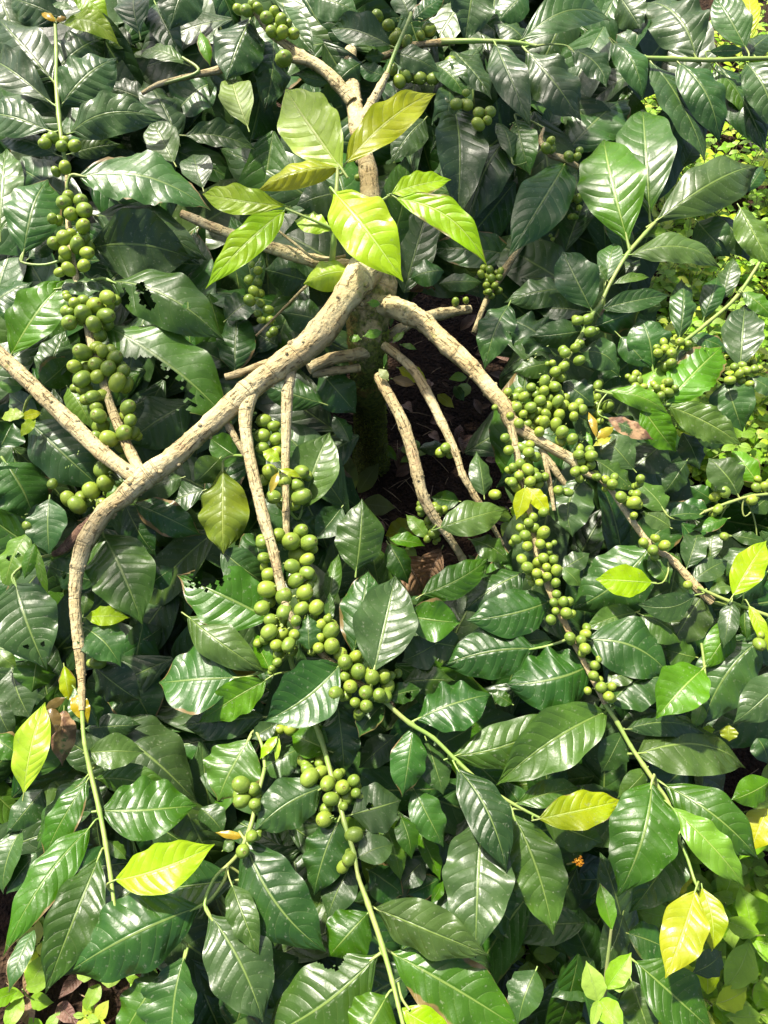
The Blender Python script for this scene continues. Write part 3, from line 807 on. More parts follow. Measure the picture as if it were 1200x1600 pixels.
def leaf(mb, B, T, hw, m, rng, N=None, bend=0, arch=.06, fold=0, wave=.06, holes=(), nu=20, nv=8, roll=0, serr=0, droop=.04, petiole=True, thick=.0009, twist=0):
    A = T-B; L = A.length; A = A/L
    if N is None: N = ((CAM-(B+T)/2).normalized()*.5+ZUP*.5)
    N = (N-A*N.dot(A)).normalized()
    if roll: N = Matrix.Rotation(R(roll), 3, A) @ N
    Wd = A.cross(N).normalized()
    ph1, ph2, ph3 = rng.uniform(0, 6.28), rng.uniform(0, 6.28), rng.uniform(.75, 1.25)
    wn1, wn2 = rng.uniform(2.2, 4.2), rng.uniform(2.2, 4.2); e = rng.uniform(.88, 1.12)
    rn = (rng.random()*.98+int(L*200), rng.random())
    pts = []
    for i in range(nu+1):
        u = i/nu; pw = prs(u**e)*hw
        c = B+A*(L*u)+Wd*(bend*4*u*(1-u))+N*(arch*L*4*u*(1-u)-droop*L*u**3)
        tw = R(twist)*(u-.4); W2 = Wd*math.cos(tw)+N*math.sin(tw); N2 = N*math.cos(tw)-Wd*math.sin(tw)
        for j in range(nv+1):
            v = 2*j/nv-1; a = abs(v); sg = 1 if v > 0 else -1
            wv = math.sin(6.283*u*(wn1 if sg > 0 else wn2)+(ph1 if sg > 0 else ph2))
            sr = 1+.045*wv*a
            if serr: sr += serr*.05*a*math.sin(6.283*u*13*ph3+ph1)
            z = fold*hw*(a**1.3)+wave*hw*wv*a*a + .015*hw*math.sin(9*u+ph1+v*3)
            pts.append(c+W2*(v*pw*sr)+N2*(z*(pw/hw)**.6) - A*(a*pw*.0))
    if holes:
        def skip(i, j):
            u, v = (i+.5)/nu, 2*(j+.5)/nv-1
            for hu, hv, hr in holes:
                d = math.hypot((u-hu)*L/(2*hw)*1.0, (v-hv)*.5*max(.2, prs(u)))*2*hw/L
                if d < hr*(.85+.3*math.sin(hu*50+u*60)*math.sin(v*14)): return True
            return False
    else: skip = None
    mb.grid(pts, lambda i, j: (i/nu, j/nv), nu, nv, m, rn, skip, flip=True)
    if petiole:
        q = [B-A*(L*.09)-N*(L*.02), B-A*(L*.03)-N*.001, B+A*(L*.06)+N*(arch*L*.22)-N*.0008]
        tube(mb, q, [max(.0008, hw*.045)]*2+[max(.0005, hw*.02)], M_petiole, 5, rn, noise_amp=0)
def tube(mb, pts, rad, m, seg=12, rn=(0, 0), noise_amp=.0, cap=True, nodes=0):
    rings = []; n = len(pts); dist = 0; X = None; ds = []
    for i, p in enumerate(pts):
        d = (pts[min(n-1, i+1)]-pts[max(0, i-1)]).normalized()
        if X is None: X = d.orthogonal().normalized()
        X = (X-d*X.dot(d)).normalized(); Y = d.cross(X)
        if i: dist += (p-pts[i-1]).length
        ds.append(dist)
        for k in range(seg):
            a = 6.283185*k/seg; q = X*math.cos(a)+Y*math.sin(a); r = rad[i]
            if noise_amp: r *= 1+noise_amp*(noise.noise((p+q*r)*60)*1.1+noise.noise((p+q*r)*18)*1.6)
            rings.append(p+q*r)
    mb.grid(rings, lambda i, j: (ds[min(i, n-1)], j/seg*.06), n-1, seg, m, rn, wrap=True)
    if cap:
        for i0, fl in ((0, 1), (n-1, 0)):
            c = [rings[i0*seg+k] for k in range(seg)]
            if not fl: c.reverse()
            mb.poly(c, [(.1+.01*math.cos(k), .1+.01*math.sin(k)) for k in range(seg)], m, rn)
def cr(ps, k=6):                                 # Catmull-Rom over tuples
    out = []
    for i in range(len(ps)-1):
        a, b, c, d = ps[max(0, i-1)], ps[i], ps[i+1], ps[min(len(ps)-1, i+2)]
        for s in range(k):
            t = s/k
            out.append(tuple(.5*(2*q1+(q2-q0)*t+(2*q0-5*q1+4*q2-q3)*t*t+(3*q1-q0-3*q2+q3)*t**3) for q0, q1, q2, q3 in zip(a, b, c, d)))
    out.append(tuple(ps[-1])); return out
# ---------------------------------------------------------------- ground
def make_ground():
    mb = MB(); xs = []; x = -60.0
    def axis(lo, hi, far):
        a = [-far, -12, -5, -2.5]; s = lo
        while s < hi: a.append(s); s += .03
        return a+[hi, 5.0, 12, far]
    X = axis(-1.6, 1.6, 80); Y = [-80, -12, -4, -1.2]; s = -.5
    while s < 3.2: Y.append(s); s += .03
    Y += [3.4, 5, 12, 80]
    pts = [Vector((a, b, gz(a, b)+(.006*noise.noise(Vector((a*40, b*40, 0))) if abs(a) < 2 and -.6 < b < 3.3 else 0))) for a in X for b in Y]
    mb.grid(pts, lambda i, j: (i*.1, j*.1), len(X)-1, len(Y)-1, M_soil)
    tag(build(mb, 'ground', Vector((0, 0, 0))), None, None, kind='structure')
make_ground()
# ---------------------------------------------------------------- the two bushes: roots, branches
TB = ground(580, 725)                             # trunk foot
bush = thing('coffee_bush', 'coffee bush with mossy central trunk, pale bent branches, glossy leaves and clusters of green cherries', 'coffee bush', TB)
NB = Vector((.62, 1.55, gz(.62, 1.55)))
bush2 = thing('coffee_bush', 'coffee bush reaching in along the upper right edge, smaller fruit and long hanging dark leaves', 'coffee bush', NB)
segs = {bush: [], bush2: []}                      # (object, centre line) for finding a leaf's branch
def branch(name, mat, spec):
    own = bush2 if name.startswith('N ') else bush
    ps = [tuple(float(c) for c in q.split(',')) for q in spec.split()]
    c = cr(ps, 6); pts = []; rad = []
    for x, y, r, l in c:
        d = canopy(y)+l*DL; pts.append(P(x, y, d)); rad.append(max(.0006, (.87 if r > 6 else .82 if mat == 'stem' else 1)*r*d/F))
    n = len(pts)
    if mat != 'stem':
        for i in range(n):                       # knots where side shoots sat
            if i % 6 == 0 and 0 < i < n-1: rad[i] *= 1.09
    else:
        for i in range(n):
            if i % 6 == 0: rad[i] *= 1.18
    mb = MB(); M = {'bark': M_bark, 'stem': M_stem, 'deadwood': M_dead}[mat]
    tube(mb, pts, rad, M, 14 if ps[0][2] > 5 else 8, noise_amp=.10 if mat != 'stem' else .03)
    if mat == 'bark' and ps[0][2] > 5:            # leaf-scar knobs and flakes
        rr = random.Random(int(ps[0][0]))
        for _ in range(int(n*.8)):
            i = rr.randrange(1, n-1); d = (pts[i+1]-pts[i]).normalized(); q = Matrix.Rotation(rr.uniform(0, 6.28), 3, d) @ d.orthogonal().normalized()
            b = pts[i]+q*rad[i]*.9; s = rad[i]*rr.uniform(.12, .28)
            tube(mb, [b, b+q*s*.7, b+q*s], [s, s*.85, s*.3], M, 6, noise_amp=.2)
    nm = name.replace('N ', '')
    o = build(mb, nm, pts[n//2].copy(), own); segs[own].append((o, pts)); return o
for nm, mt, sp in BRANCHES: branch(nm, mt, sp)
# trunk: from the ground up to the fork
tp = [P(x, y, canopy(y)+l*DL) for x, y, l in ((588, 386, .5), (582, 440, .9), (577, 490, 1.5), (575, 540, 3))]
full = [TB+Vector((0, 0, -.06)), TB+Vector((0, .0, .02)), lerp(TB, tp[3], .35), lerp(TB, tp[3], .7)]+tp[::-1]
rr_ = [.042, .034, .027, .0265, .027, .028, .029, .025]
c = cr([(*p, r) for p, r in zip(full, rr_)], 8)
tpts = [Vector(q[:3]) for q in c]; trad = [q[3] for q in c]
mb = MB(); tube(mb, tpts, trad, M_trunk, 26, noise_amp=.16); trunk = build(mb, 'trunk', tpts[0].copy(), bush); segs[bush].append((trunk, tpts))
mb = MB(); rg = random.Random(5)                  # tufts of moss on the bark
for _ in range(9000):
    i = min(len(tpts)-2, int(len(tpts)*rg.random()**1.25*.93)+2); d = (tpts[i+1]-tpts[i]).normalized()
    q = Matrix.Rotation(rg.uniform(0, 6.28), 3, d) @ d.orthogonal().normalized(); b = lerp(tpts[i], tpts[i+1], rg.random())+q*trad[i]*.97
    if i > len(tpts)*.62 and noise.noise(b*35) < .12: continue
    s = rg.uniform(.002, .0055); t1 = (q+Vector((rg.gauss(0, .5), rg.gauss(0, .5), rg.gauss(0, .5)))).normalized(); t2 = t1.orthogonal().normalized()
    mb.poly([b-t2*s*.25, b+t2*s*.25, b+t1*s], [(0, 0), (1, 0), (.5, 1)], M_moss)
mo = build(mb, 'moss', tpts[0].copy(), trunk); mo['kind'] = 'stuff'
# ---------------------------------------------------------------- a tree added out of view to shade the middle of the bush (it stands left of the view, its boughs above it)
sb = Vector((-1.75, 2.75, gz(-1.75, 2.75)))
stree = thing('added_shade_tree', 'slim shade tree standing beyond the coffee bush with thin leafy boughs overhead', 'tree', sb)
mb = MB(); q = cr([(*sb, .06), (sb.x+.08, sb.y-.1, .7, .05), (sb.x+.2, sb.y-.25, 1.5, .042), (sb.x+.45, sb.y-.45, 2.1, .03), (sb.x+.9, sb.y-.8, 2.6, .012)], 6)
tube(mb, [Vector(p[:3]) for p in q], [p[3] for p in q], M_bark, 14, noise_amp=.12); build(mb, 'trunk', sb.copy(), stree)
mb = MB(); bo = MB(); tg = random.Random(8); top = Vector(q[22][:3])
SH = [(800,290,85,1),(870,380,70,1),(730,440,50,3),(700,215,55,1),(770,165,50,0),(870,200,70,1),(375,470,60,1),(720,680,70,14),
      (700,560,50,10),(80,690,60,1),(60,760,60,1),(250,660,50,2),(510,660,50,2),(840,480,60,0),(300,420,40,2),(620,90,60,1),(240,60,50,2),(690,340,45,4),(250,1000,50,3),(690,900,60,2),
      (860,300,60,1),(920,60,50,0),(760,380,60,3),(450,720,30,3),(330,200,40,2),(900,1400,60,2),(960,1450,60,2),(620,1400,50,3),(100,960,40,2)]  # spots on the bush that the added leaf clumps are placed to shade
KEEP = [P(x, y, canopy(y)+L*DL) for x, y, L in ((490,200,-5),(470,165,-5),(520,235,-5),(600,200,-5),(640,160,-5),(570,230,-5),(470,268,-5),(425,285,-5),(380,290,-4),(350,285,-4),(385,370,-4),(420,345,-4),(340,410,-4),(580,330,-6),(560,310,-6),(600,385,-6),(650,275,-4),(690,270,-4),(670,330,-4),(720,370,-4),(750,400,-4),
        (560,440,-1),(500,520,-1.6),(430,577,-1.6),(385,612,-1.6),(330,662,-1.6),(270,715,-1.6),(195,775,-1.5),(665,506,-1),(700,540,-1),(735,572,-1),(765,608,-1),(565,240,0),(560,200,1),(60,615,-1),(30,583,-1),(130,680,-1),(830,640,-1),(870,620,-1),(820,670,-1),(390,690,-1.7),(400,760,-1.6),(570,460,1.5),(578,480,1.5))]
for x, y, r, L in SH:
    d = canopy(y)+L*DL; p = P(x, y, d); c0 = p+sd*((1.72+tg.uniform(0, .25)-p.z)/sd.z); rr0 = r*d/F
    for _ in range(5):
        e1 = sd.orthogonal().normalized(); e2 = sd.cross(e1); a = tg.uniform(0, 6.28); k = tg.random()**.5*rr0*.7
        cc = c0+e1*math.cos(a)*k+e2*math.sin(a)*k; a = tg.uniform(0, 6.28); dr = (e1*math.cos(a)+e2*math.sin(a)+sd*tg.uniform(-.3, .3)).normalized()
        if any(((cc-k_)-sd*(cc-k_).dot(sd)).length < rr0*.62+.012 for k_ in KEEP): continue
        leaf(mb, cc-dr*rr0*.75, cc+dr*rr0*.75, rr0*.42, LM['m'], tg, N=(sd+ZUP*.3), nu=10, nv=4, fold=.1)
    mid = lerp(c0, top, .5)+Vector((0, 0, .18)); qq = cr([tuple(c0), tuple(mid), tuple(top)], 5)
    tube(bo, [Vector(v) for v in qq], [.0015+.0006*i for i in range(len(qq))], M_bark, 6)
build(bo, 'added_bough', top.copy(), stree); f_ = build(mb, 'foliage', top.copy(), stree); f_['kind'] = 'stuff'  # boughs and leaf clumps of the added tree
# ---------------------------------------------------------------- leaves
def owner(x, y): return bush2 if ((x > 735 and y < 430) or (x > 950 and y < 800) or (x > 1120 and 800 < y < 1000)) else bush
def nearest(own, p):
    best = (1e9, None)
    for o, pts in segs[own]:
        for q in pts[::3]:
            d = (q-p).length
            if d < best[0]: best = (d, o)
    return best[1] if best[0] < .17 else own
def joint(mb, own, B, A, Nn, hw, L):              # the short stalk that ties a leaf to the twig beside it
    if L > 1.6: return
    best = (1e9, None)
    for o, pts in segs[own]:
        for i in range(0, len(pts), 2):
            v = pts[i]-B; d = v.length*(1.6 if v.normalized().dot(A) > .3 else 1)
            if d < best[0]: best = (d, pts[i])
    if best[0] > .075 or best[0] < .006: return
    q = best[1]; l = (q-B).length; b0 = B-A*min(l*.45, .012)-Nn*.0015; m_ = lerp(b0, q, .5)-A*l*.12-ZUP*.002
    r0 = max(.0009, hw*.05); c = cr([tuple(B+A*.006), tuple(b0), tuple(m_), tuple(q)], 4)
    tube(mb, [Vector(v) for v in c], [r0*.8+r0*.5*i/len(c) for i in range(len(c))], M_petiole, 6)
rng = random.Random(21); recs = []; n_ = 0
for (tx_, ty_), txt in LEAVES.items():
    for ln in txt.strip().splitlines():
        f = ln.split(); bx, by, tx, ty, wd = (float(q) for q in f[:5]); kind = f[5]; L = float(f[6])
        bx, tx = bx/3+400*tx_, tx/3+400*tx_; by, ty = by/3+400*ty_, ty/3+400*ty_; wd /= 3
        op = {'c': 0, 'h': (), 's': 0, 'r': None, 'f': 0, 'w': 0}
        for q in f[7:]:
            k = q[0]
            if k == 'c': op['c'] = float(q[1:])/3
            elif k in 'hb': op['h'] = [tuple(float(z) for z in h.split(',')) for h in q[1:].split(';')]
            elif k == 'r': op['r'] = float(q[1:])
            else: op[k] = 1
        recs.append((bx, by, tx, ty, wd, kind, L, op))
def vis_area(r):
    bx, by, tx, ty, wd, kind, L, op = r; l = math.hypot(tx-bx, ty-by)
    ins = sum(1 for k in range(9) if 0 < lerp(bx, tx, k/8) < 1200 and 0 < lerp(by, ty, k/8) < 1600)/9
    return l*wd*ins*(1 if L < 1 else .55 if L < 2 else .25 if L < 3 else .1)
singles = {}
for own in (bush, bush2):
    rs = sorted([r for r in recs if owner((r[0]+r[2])/2, (r[1]+r[3])/2) is own], key=vis_area, reverse=True)
    for r in rs[:100]: singles[id(r)] = 1
rest = {bush: MB(), bush2: MB()}; drops = []
for r in recs:
    bx, by, tx, ty, wd, kind, L, op = r; own = owner((bx+tx)/2, (by+ty)/2)
    n_ += 1; pl = math.hypot(tx-bx, ty-by); jit = (n_ % 7-3)*.0016
    small = pl < 60
    Dm = canopy((by+ty)/2); tilt = rng.uniform(-.10, .22)*pl*Dm/F*(.5 if small else 1)
    if op['f']: tilt = .1*pl*Dm/F
    if kind in 'yYlp' and L < 0: tilt = rng.uniform(-.05, .08)*pl*Dm/F
    db, dt = canopy(by)+L*DL+jit, canopy(ty)+L*DL+jit+tilt
    if own is bush and 5 <= L: db = dt = lerp(canopy(by), gdist(bx, by), .9)
    B, T = P(bx, by, db), P(tx, ty, dt)
    A = (T-B).normalized(); Nn = ((CAM-B).normalized()*.5+ZUP*.5); Nn = (Nn-A*Nn.dot(A)).normalized()
    roll = op['r'] if op['r'] is not None else max(-30, min(30, rng.gauss(0, (9 if L < 1 and pl > 95 else 18) if kind in 'dmgq' else 5)))
    Nn = Matrix.Rotation(R(roll), 3, A) @ Nn; Wd = A.cross(Nn)
    w2 = (Wd.dot(RT), Wd.dot(UP)); a2 = Vector((tx-bx, -(ty-by))).normalized(); pr = abs(w2[0]*a2[1]-w2[1]*a2[0])
    hw = (1.02 if kind in 'dmgq' else 1.0)*wd/2*(db+dt)/2/F/max(.62, pr)
    # image-plane bend: positive = to the right of the base-to-tip direction
    bend = op['c']*Dm/F*.75 + rng.uniform(-.03, .03)*pl*Dm/F
    big = pl > 90; mat = LM[kind]
    mb = MB() if id(r) in singles else rest[own]
    if op['f']: arch, fold = .14, -.55
    else: arch, fold = rng.uniform(.03, .14), rng.choice((-1, -1, 1))*rng.uniform(.04, .38)
    if kind in 'yYlp' and not op['f']: fold = rng.uniform(.02, .16); arch = rng.uniform(.05, .11)
    nu, nv = (64, 40) if op['h'] else (26, 10) if big else (14, 6)
    leaf(mb, B, T, hw, mat, rng, N=Nn, bend=bend, arch=arch, fold=fold, wave=rng.uniform(.06, .18)*(1.6 if op['s'] else 1), holes=op['h'], nu=nu, nv=nv,
         serr=op['s'], droop=rng.uniform(0, .12), twist=rng.uniform(-18, 18), petiole=L < 3)
    if op['w']: pass
    if id(r) in singles:
        joint(mb, own, B, A, Nn, hw, L)
        p = nearest(own, B); o = build(mb, 'leaf', ((B+T)/2).copy(), p)
        if kind == 'x': o['label'] = 'blighted leaf with papery brown patches'
        if op['h']: o['label'] = 'insect-eaten leaf with ragged holes'
        if kind == 'Y' : o['label'] = 'yellow leaf'
        if kind == 'y' : o['label'] = 'bright lime green young leaf'
# crowded leaves deeper in the crown
GAP = [(545, 430), (790, 430), (810, 600), (800, 790), (790, 900), (700, 960), (600, 900), (520, 760), (480, 650), (520, 560)]
def inpoly(x, y, p):
    c = False
    for i in range(len(p)):
        (x1, y1), (x2, y2) = p[i], p[i-1]
        if (y1 > y) != (y2 > y) and x < (x2-x1)*(y-y1)/(y2-y1)+x1: c = not c
    return c
def sparse(x, y):                                 # open corners where ground and weeds show
    if x > 1090 and y < 780: return .97
    if x > 1000 and 150 < y < 780: return .8
    if x > 1000 and y > 1330: return .97
    if x > 1120 and y > 1180: return .85
    if x < 210 and y > 1370: return .98
    if 300 < x < 500 and y < 60: return .5
    if 640 < x < 880 and 1430 < y: return .3
    return 0
fr_ = random.Random(77)
for y0 in range(-260, 1840, 66):
    for x0 in range(-320, 1530, 70):
        for L in (4.4, 7.2, 10.2):
            x, y = x0+fr_.uniform(-34, 34), y0+fr_.uniform(-34, 34)
            if inpoly(x, y, GAP) or fr_.random() < sparse(x, y): continue
            inside = 0 < x < 1200 and 0 < y < 1600
            if not inside and L < 3: L = fr_.uniform(0, 2)
            own = owner(x, y); a = fr_.uniform(0, 6.283); l = fr_.uniform(140, 225); d = canopy(y)+(L+fr_.uniform(-.4, .9))*DL
            B = P(x-math.cos(a)*l/2, y-math.sin(a)*l/2, d+fr_.uniform(-.02, .02)); T = P(x+math.cos(a)*l/2, y+math.sin(a)*l/2, d+fr_.uniform(-.01, .05))
            if min(B.z, T.z) < .03 or fr_.random() < max(sparse(*(x+math.cos(a)*l*.45, y+math.sin(a)*l*.45)), sparse(*(x-math.cos(a)*l*.45, y-math.sin(a)*l*.45))): continue
            k = fr_.choice('ddddm')
            leaf(rest[own], B, T, l*.2*d/F*fr_.uniform(.85, 1.2), LM[k], fr_, roll=fr_.gauss(0, 22), arch=fr_.uniform(.02, .12), fold=fr_.uniform(-.25, .25), wave=.1, nu=12, nv=6, petiole=False)
# ---------------------------------------------------------------- cherries
def cherry_pts(k, seg=16, rings=13):
    pts = []; rs = random.Random(k); el = rs.uniform(1.1, 1.34)
    for i in range(rings+1):
        t = math.pi*i/rings; z = -math.cos(t)*el; r = math.sin(t)**.9 if 0 < i < rings else 0
        if i == rings: z = el*.93
        if i == rings-1: z = el*.975; r = .17
        if i == 0: z = -el*.97
        for j in range(seg):
            a = 6.283185*j/seg; r2 = r*(1+.03*math.cos(2*a)); pts.append(Vector((r2*math.cos(a), r2*math.sin(a), z)))
    return pts
CH = []
def add_cherry(mb, k, M, seg=16, rings=13, rn=(0, 0)):
    pts = [M @ p for p in cherry_pts(k, seg, rings)]
    o = len(mb.v); mb.grid(pts, lambda i, j: (j/seg, i/rings), rings, seg, M_cherry, rn, wrap=True)
for k in range(5):
    mb = MB(); add_cherry(mb, k, Matrix.Identity(4), 20, 16)
    tube(mb, [Vector((0, 0, -1.35)), Vector((0, 0, -.95))], [.12, .14], M_stem, 6); CH.append(mb.mesh('cherry', Vector((0, 0, 0))))
cg = random.Random(9); chs = []
for (tx_, ty_), groups in CHERRIES.items():
    for L, s in groups:
        for q in s.split():
            x, y, r = (float(z) for z in q.split(',')); x, y, r = x/3+400*tx_, y/3+400*ty_, r/3
            d = canopy(y)+L*DL-.004; own = bush2 if (x > 735 and y < 470) or (x > 960 and y < 620) or (x > 1120) else bush
            chs.append([x, y, r, d, own, L])
chs.sort(key=lambda c: -c[2]); placed = []; extra = []
for x, y, r, d, own, L in chs:
    for k in range(14):
        dd = d+k*.0035; p = P(x, y, dd); R_ = r*dd/F*.99
        if all((p-q).length > (R_+s)*.93 for q, s, *_ in placed): break
    placed.append((p, R_, own, L, r))
for own in (bush, bush2):
    mine = sorted([c for c in placed if c[2] is own], key=lambda c: -c[4]*(1 if c[3] < .5 else .6)); mb = MB()
    for i, (p, R_, _, L, r) in enumerate(mine):
        par = nearest(own, p)
        bpt = min((q for o, pts in segs[own] for q in pts[::2]), key=lambda q: (q-p).length) if par is not own else p-Vector((0, 0, .02))
        out_ = (p-bpt); out_ = out_.normalized() if out_.length > 1e-5 else ZUP
        ax = (out_+(CAM-p).normalized()*.6+Vector((cg.gauss(0, .35), cg.gauss(0, .35), cg.gauss(0, .35)))).normalized()
        q = ax.to_track_quat('Z', 'Y')
        if i < 100:
            o = link('cherry', CH[i % 5], p, par); o.rotation_mode = 'QUATERNION'; o.rotation_quaternion = q; o.scale = (R_*.97,)*3
        else: add_cherry(mb, i % 5, Matrix.Translation(p) @ q.to_matrix().to_4x4() @ Matrix.Scale(R_*.97, 4), 14, 11, (cg.random(), 0))
        for _ in range(2):                       # and beside them round the stem
            if cg.random() < .6:
                dv = Vector((cg.gauss(0, 1), cg.gauss(0, 1), cg.gauss(0, 1))).normalized(); p2 = p+dv*R_*1.75; R2 = R_*cg.uniform(.7, .95)
                if (p2-CAM).length < (p-CAM).length+R_*.3 or (p2-bpt).length > .03: continue
                if all((p2-s[0]).length > (R2+s[1])*.92 for s in placed+extra):
                    extra.append((p2, R2)); add_cherry(mb, (i+2) % 5, Matrix.Translation(p2) @ dv.to_track_quat('Z', 'Y').to_matrix().to_4x4() @ Matrix.Scale(R2, 4), 14, 11, (cg.random(), 0))
        if cg.random() < .8:                    # more fruit packed behind the ones in front
            dv = Vector((cg.gauss(0, .6), cg.gauss(0, .6), cg.gauss(0, .6)))*R_; p2 = p+(p-CAM).normalized()*R_*1.6+dv; R2 = R_*cg.uniform(.75, .95)
            if all((p2-s[0]).length > (R2+s[1])*.8 for s in placed): add_cherry(mb, i % 5, Matrix.Translation(p2) @ cg.choice((q, Matrix.Rotation(1, 3, 'X').to_quaternion())).to_matrix().to_4x4() @ Matrix.Scale(R2, 4), 10, 8, (cg.random(), 0))
        if cg.random() < .25:                    # dry flower remains and tiny buds at the nodes
            for _ in range(5):
                s = R_*.16; b = lerp(bpt, p, cg.uniform(.3, .6))+Vector((cg.gauss(0, 1), cg.gauss(0, 1), cg.gauss(0, 1)))*R_*.35
                tube(mb, [b, b+ax*s*1.5, b+ax*s*2.6], [s*.5, s*.7, s*.3], M_stem, 5)
    o = build(mb, 'cherry', wloc(own), own); o['kind'] = 'stuff'; o['label'] = 'smaller green cherries packed along the stems'
# water drops on two rained-on leaves
for own in (bush, bush2):
    o = build(rest[own], 'foliage', wloc(own), own); o['kind'] = 'stuff'; o['label'] = 'crowded dark leaves deeper in the bush'
# ---------------------------------------------------------------- withered leaves caught in the bush and lying about
def dead(label, bx, by, tx, ty, wd, d, curl=.35, fold=.6):
    rg = random.Random(int(bx)); B, T = P(bx, by, d), P(tx, ty, d+.01); mb = MB()
    leaf(mb, B, T, wd/2*d/F, LM['k'], rg, arch=curl*.4, fold=fold, wave=.3, nu=30, nv=14, droop=curl, twist=50, petiole=True, holes=[(.4, .9, .1), (.7, -.8, .09)])
    return tag(build(mb, 'withered_leaf', ((B+T)/2).copy()), label, 'dead leaf', 'withered brown leaves')
dead('large curled brown leaf caught behind the tall pale green leaf below the trunk', 628, 865, 668, 935, 75, 1.02)
dead('brown half of a dry leaf draped beside the large curled one', 690, 858, 660, 925, 42, 1.0, .2, .9)
dead('small shrivelled brown leaf in the dark hollow right of the trunk top', 640, 455, 686, 446, 22, 1.16, .5, .9)
dead('reddish brown fallen leaf among weeds beside the yellow hanging leaves', 1004, 1472, 1015, 1515, 34, gdist(1008, 1490)*.94, .1, .2)
mb = MB(); lg = random.Random(31)                 # litter of twigs and leaf scraps
for _ in range(620):
    if _ < 240: x, y = lg.uniform(480, 830), lg.uniform(400, 1000)
    else: x, y = lg.uniform(-50, 1250), lg.uniform(-50, 1650)
    p = ground(x, y, .004); a = lg.uniform(0, 6.28); l = lg.uniform(.01, .05); v = Vector((math.cos(a), math.sin(a), lg.uniform(-.05, .25)))
    if lg.random() < .6: tube(mb, [p-v*l/2, p+Vector((0, 0, .003)), p+v*l/2], [.0006, .001, .0005], M_straw, 4)
    else: leaf(mb, p-v*l*.5, p+v*l*.5+Vector((0, 0, .01)), l*.25, LM['k'], lg, arch=.15, fold=.4, nu=6, nv=4, petiole=False)
tag(build(mb, 'leaf_litter', Vector((0, .7, 0))), 'dry twigs and leaf scraps scattered on the dark soil', 'leaf litter', kind='stuff')
# ---------------------------------------------------------------- weeds
def weed_into(mb_st, leaves, base, h, n, ls, rg, kind='w', lean=None):
    top = base+Vector((rg.gauss(0, .15)*h, rg.gauss(0, .15)*h, h)) if lean is None else base+lean
    q = [base-ZUP*.01, lerp(base, top, .5)+Vector((rg.gauss(0, .05)*h, 0, 0)), top]
    tube(mb_st, q, [.0014, .0012, .0008], M_weedstem, 5)
    for i in range(n):
        t = 1-(i//2)*(.8/max(1, n/2)); c = lerp(base, top, t); a = (i % 2)*math.pi+(i//2)*1.35+rg.uniform(-.4, .4)
        d = Vector((math.cos(a), math.sin(a), rg.uniform(-.15, .45))).normalized(); l = ls*rg.uniform(.7, 1.15)*(1 if i > 1 else .8)
        leaves(c+d*l*.15, c+d*l*1.15, l*rg.uniform(.27, .36), rg, kind)
def weed_thing(x, y, h, n, ls, label, kind='w', seed=1, hh=0):
    rg = random.Random(seed); base = ground(x, y); 
    # shift the foot so that the top is what shows at the pixel
    r = (P(x, y, 1)-CAM); p = CAM+r*((CAMH-h)/-r.z); base = Vector((p.x, p.y, gz(p.x, p.y)))
    t = thing('weed', label, 'weed', base, 'leafy weeds on the ground')
    st = MB()
    def lf(B, T, w, g, k):
        m = MB(); leaf(m, B, T, w, LM[k], g, N=ZUP+Vector((0, -.3, 0)), arch=.08, fold=.15, wave=.08, nu=12, nv=6, droop=.15, petiole=False); build(m, 'leaf', B.copy(), t)
    weed_into(st, lf, base, h, n, ls, rg, kind); build(st, 'stem', base.copy(), t)
for i, (x, y, h, n, ls, k, lab) in enumerate([
    (845, 1490, .14, 8, .055, 'w', 'bright green toothed weed below the big leaf at lower centre right'),
    (1135, 1440, .12, 8, .060, 'w', 'leafy weed just right of the pair of yellow hanging leaves'),
    (1180, 1460, .16, 8, .065, 'w', 'tall green weed at the right edge level with the yellow leaves'),
    (1130, 1540, .10, 8, .055, 'W', 'pale lime weed on the soil in the bottom right corner'),
    (1180, 1580, .08, 6, .05, 'w', 'low weed at the very corner, bottom right'),
    (1085, 1590, .07, 6, .04, 'w', 'small weed at the bottom edge right of the long dark leaf'),
    (1180, 1250, .18, 6, .07, 'w', 'broad leaved weed at the right edge below the pale drooping leaf'),
    (870, 1560, .10, 8, .045, 'w', 'weed at the bottom edge left of the pointed lime shoots'),
    (820, 1440, .12, 6, .035, 'W', 'small pale sprig below the long leaf at lower centre right'),
    (25, 1570, .05, 6, .045, 'w', 'pale weed seedling on bare soil, bottom left corner'),
    (150, 1540, .05, 4, .035, 'w', 'small seedling on the soil between the bottom left leaves'),
    (660, 1300, .30, 8, .06, 'w', 'green serrated weed showing between the leaves at lower centre'),
    (1140, 1400, .10, 6, .05, 'w', 'weed right of and above the yellow hanging leaves'),
    (1060, 1440, .08, 6, .05, 'w', 'round leaved weed behind the yellow hanging leaves'),
    ]): weed_thing(x, y, h, n, ls, lab, k, 50+i)
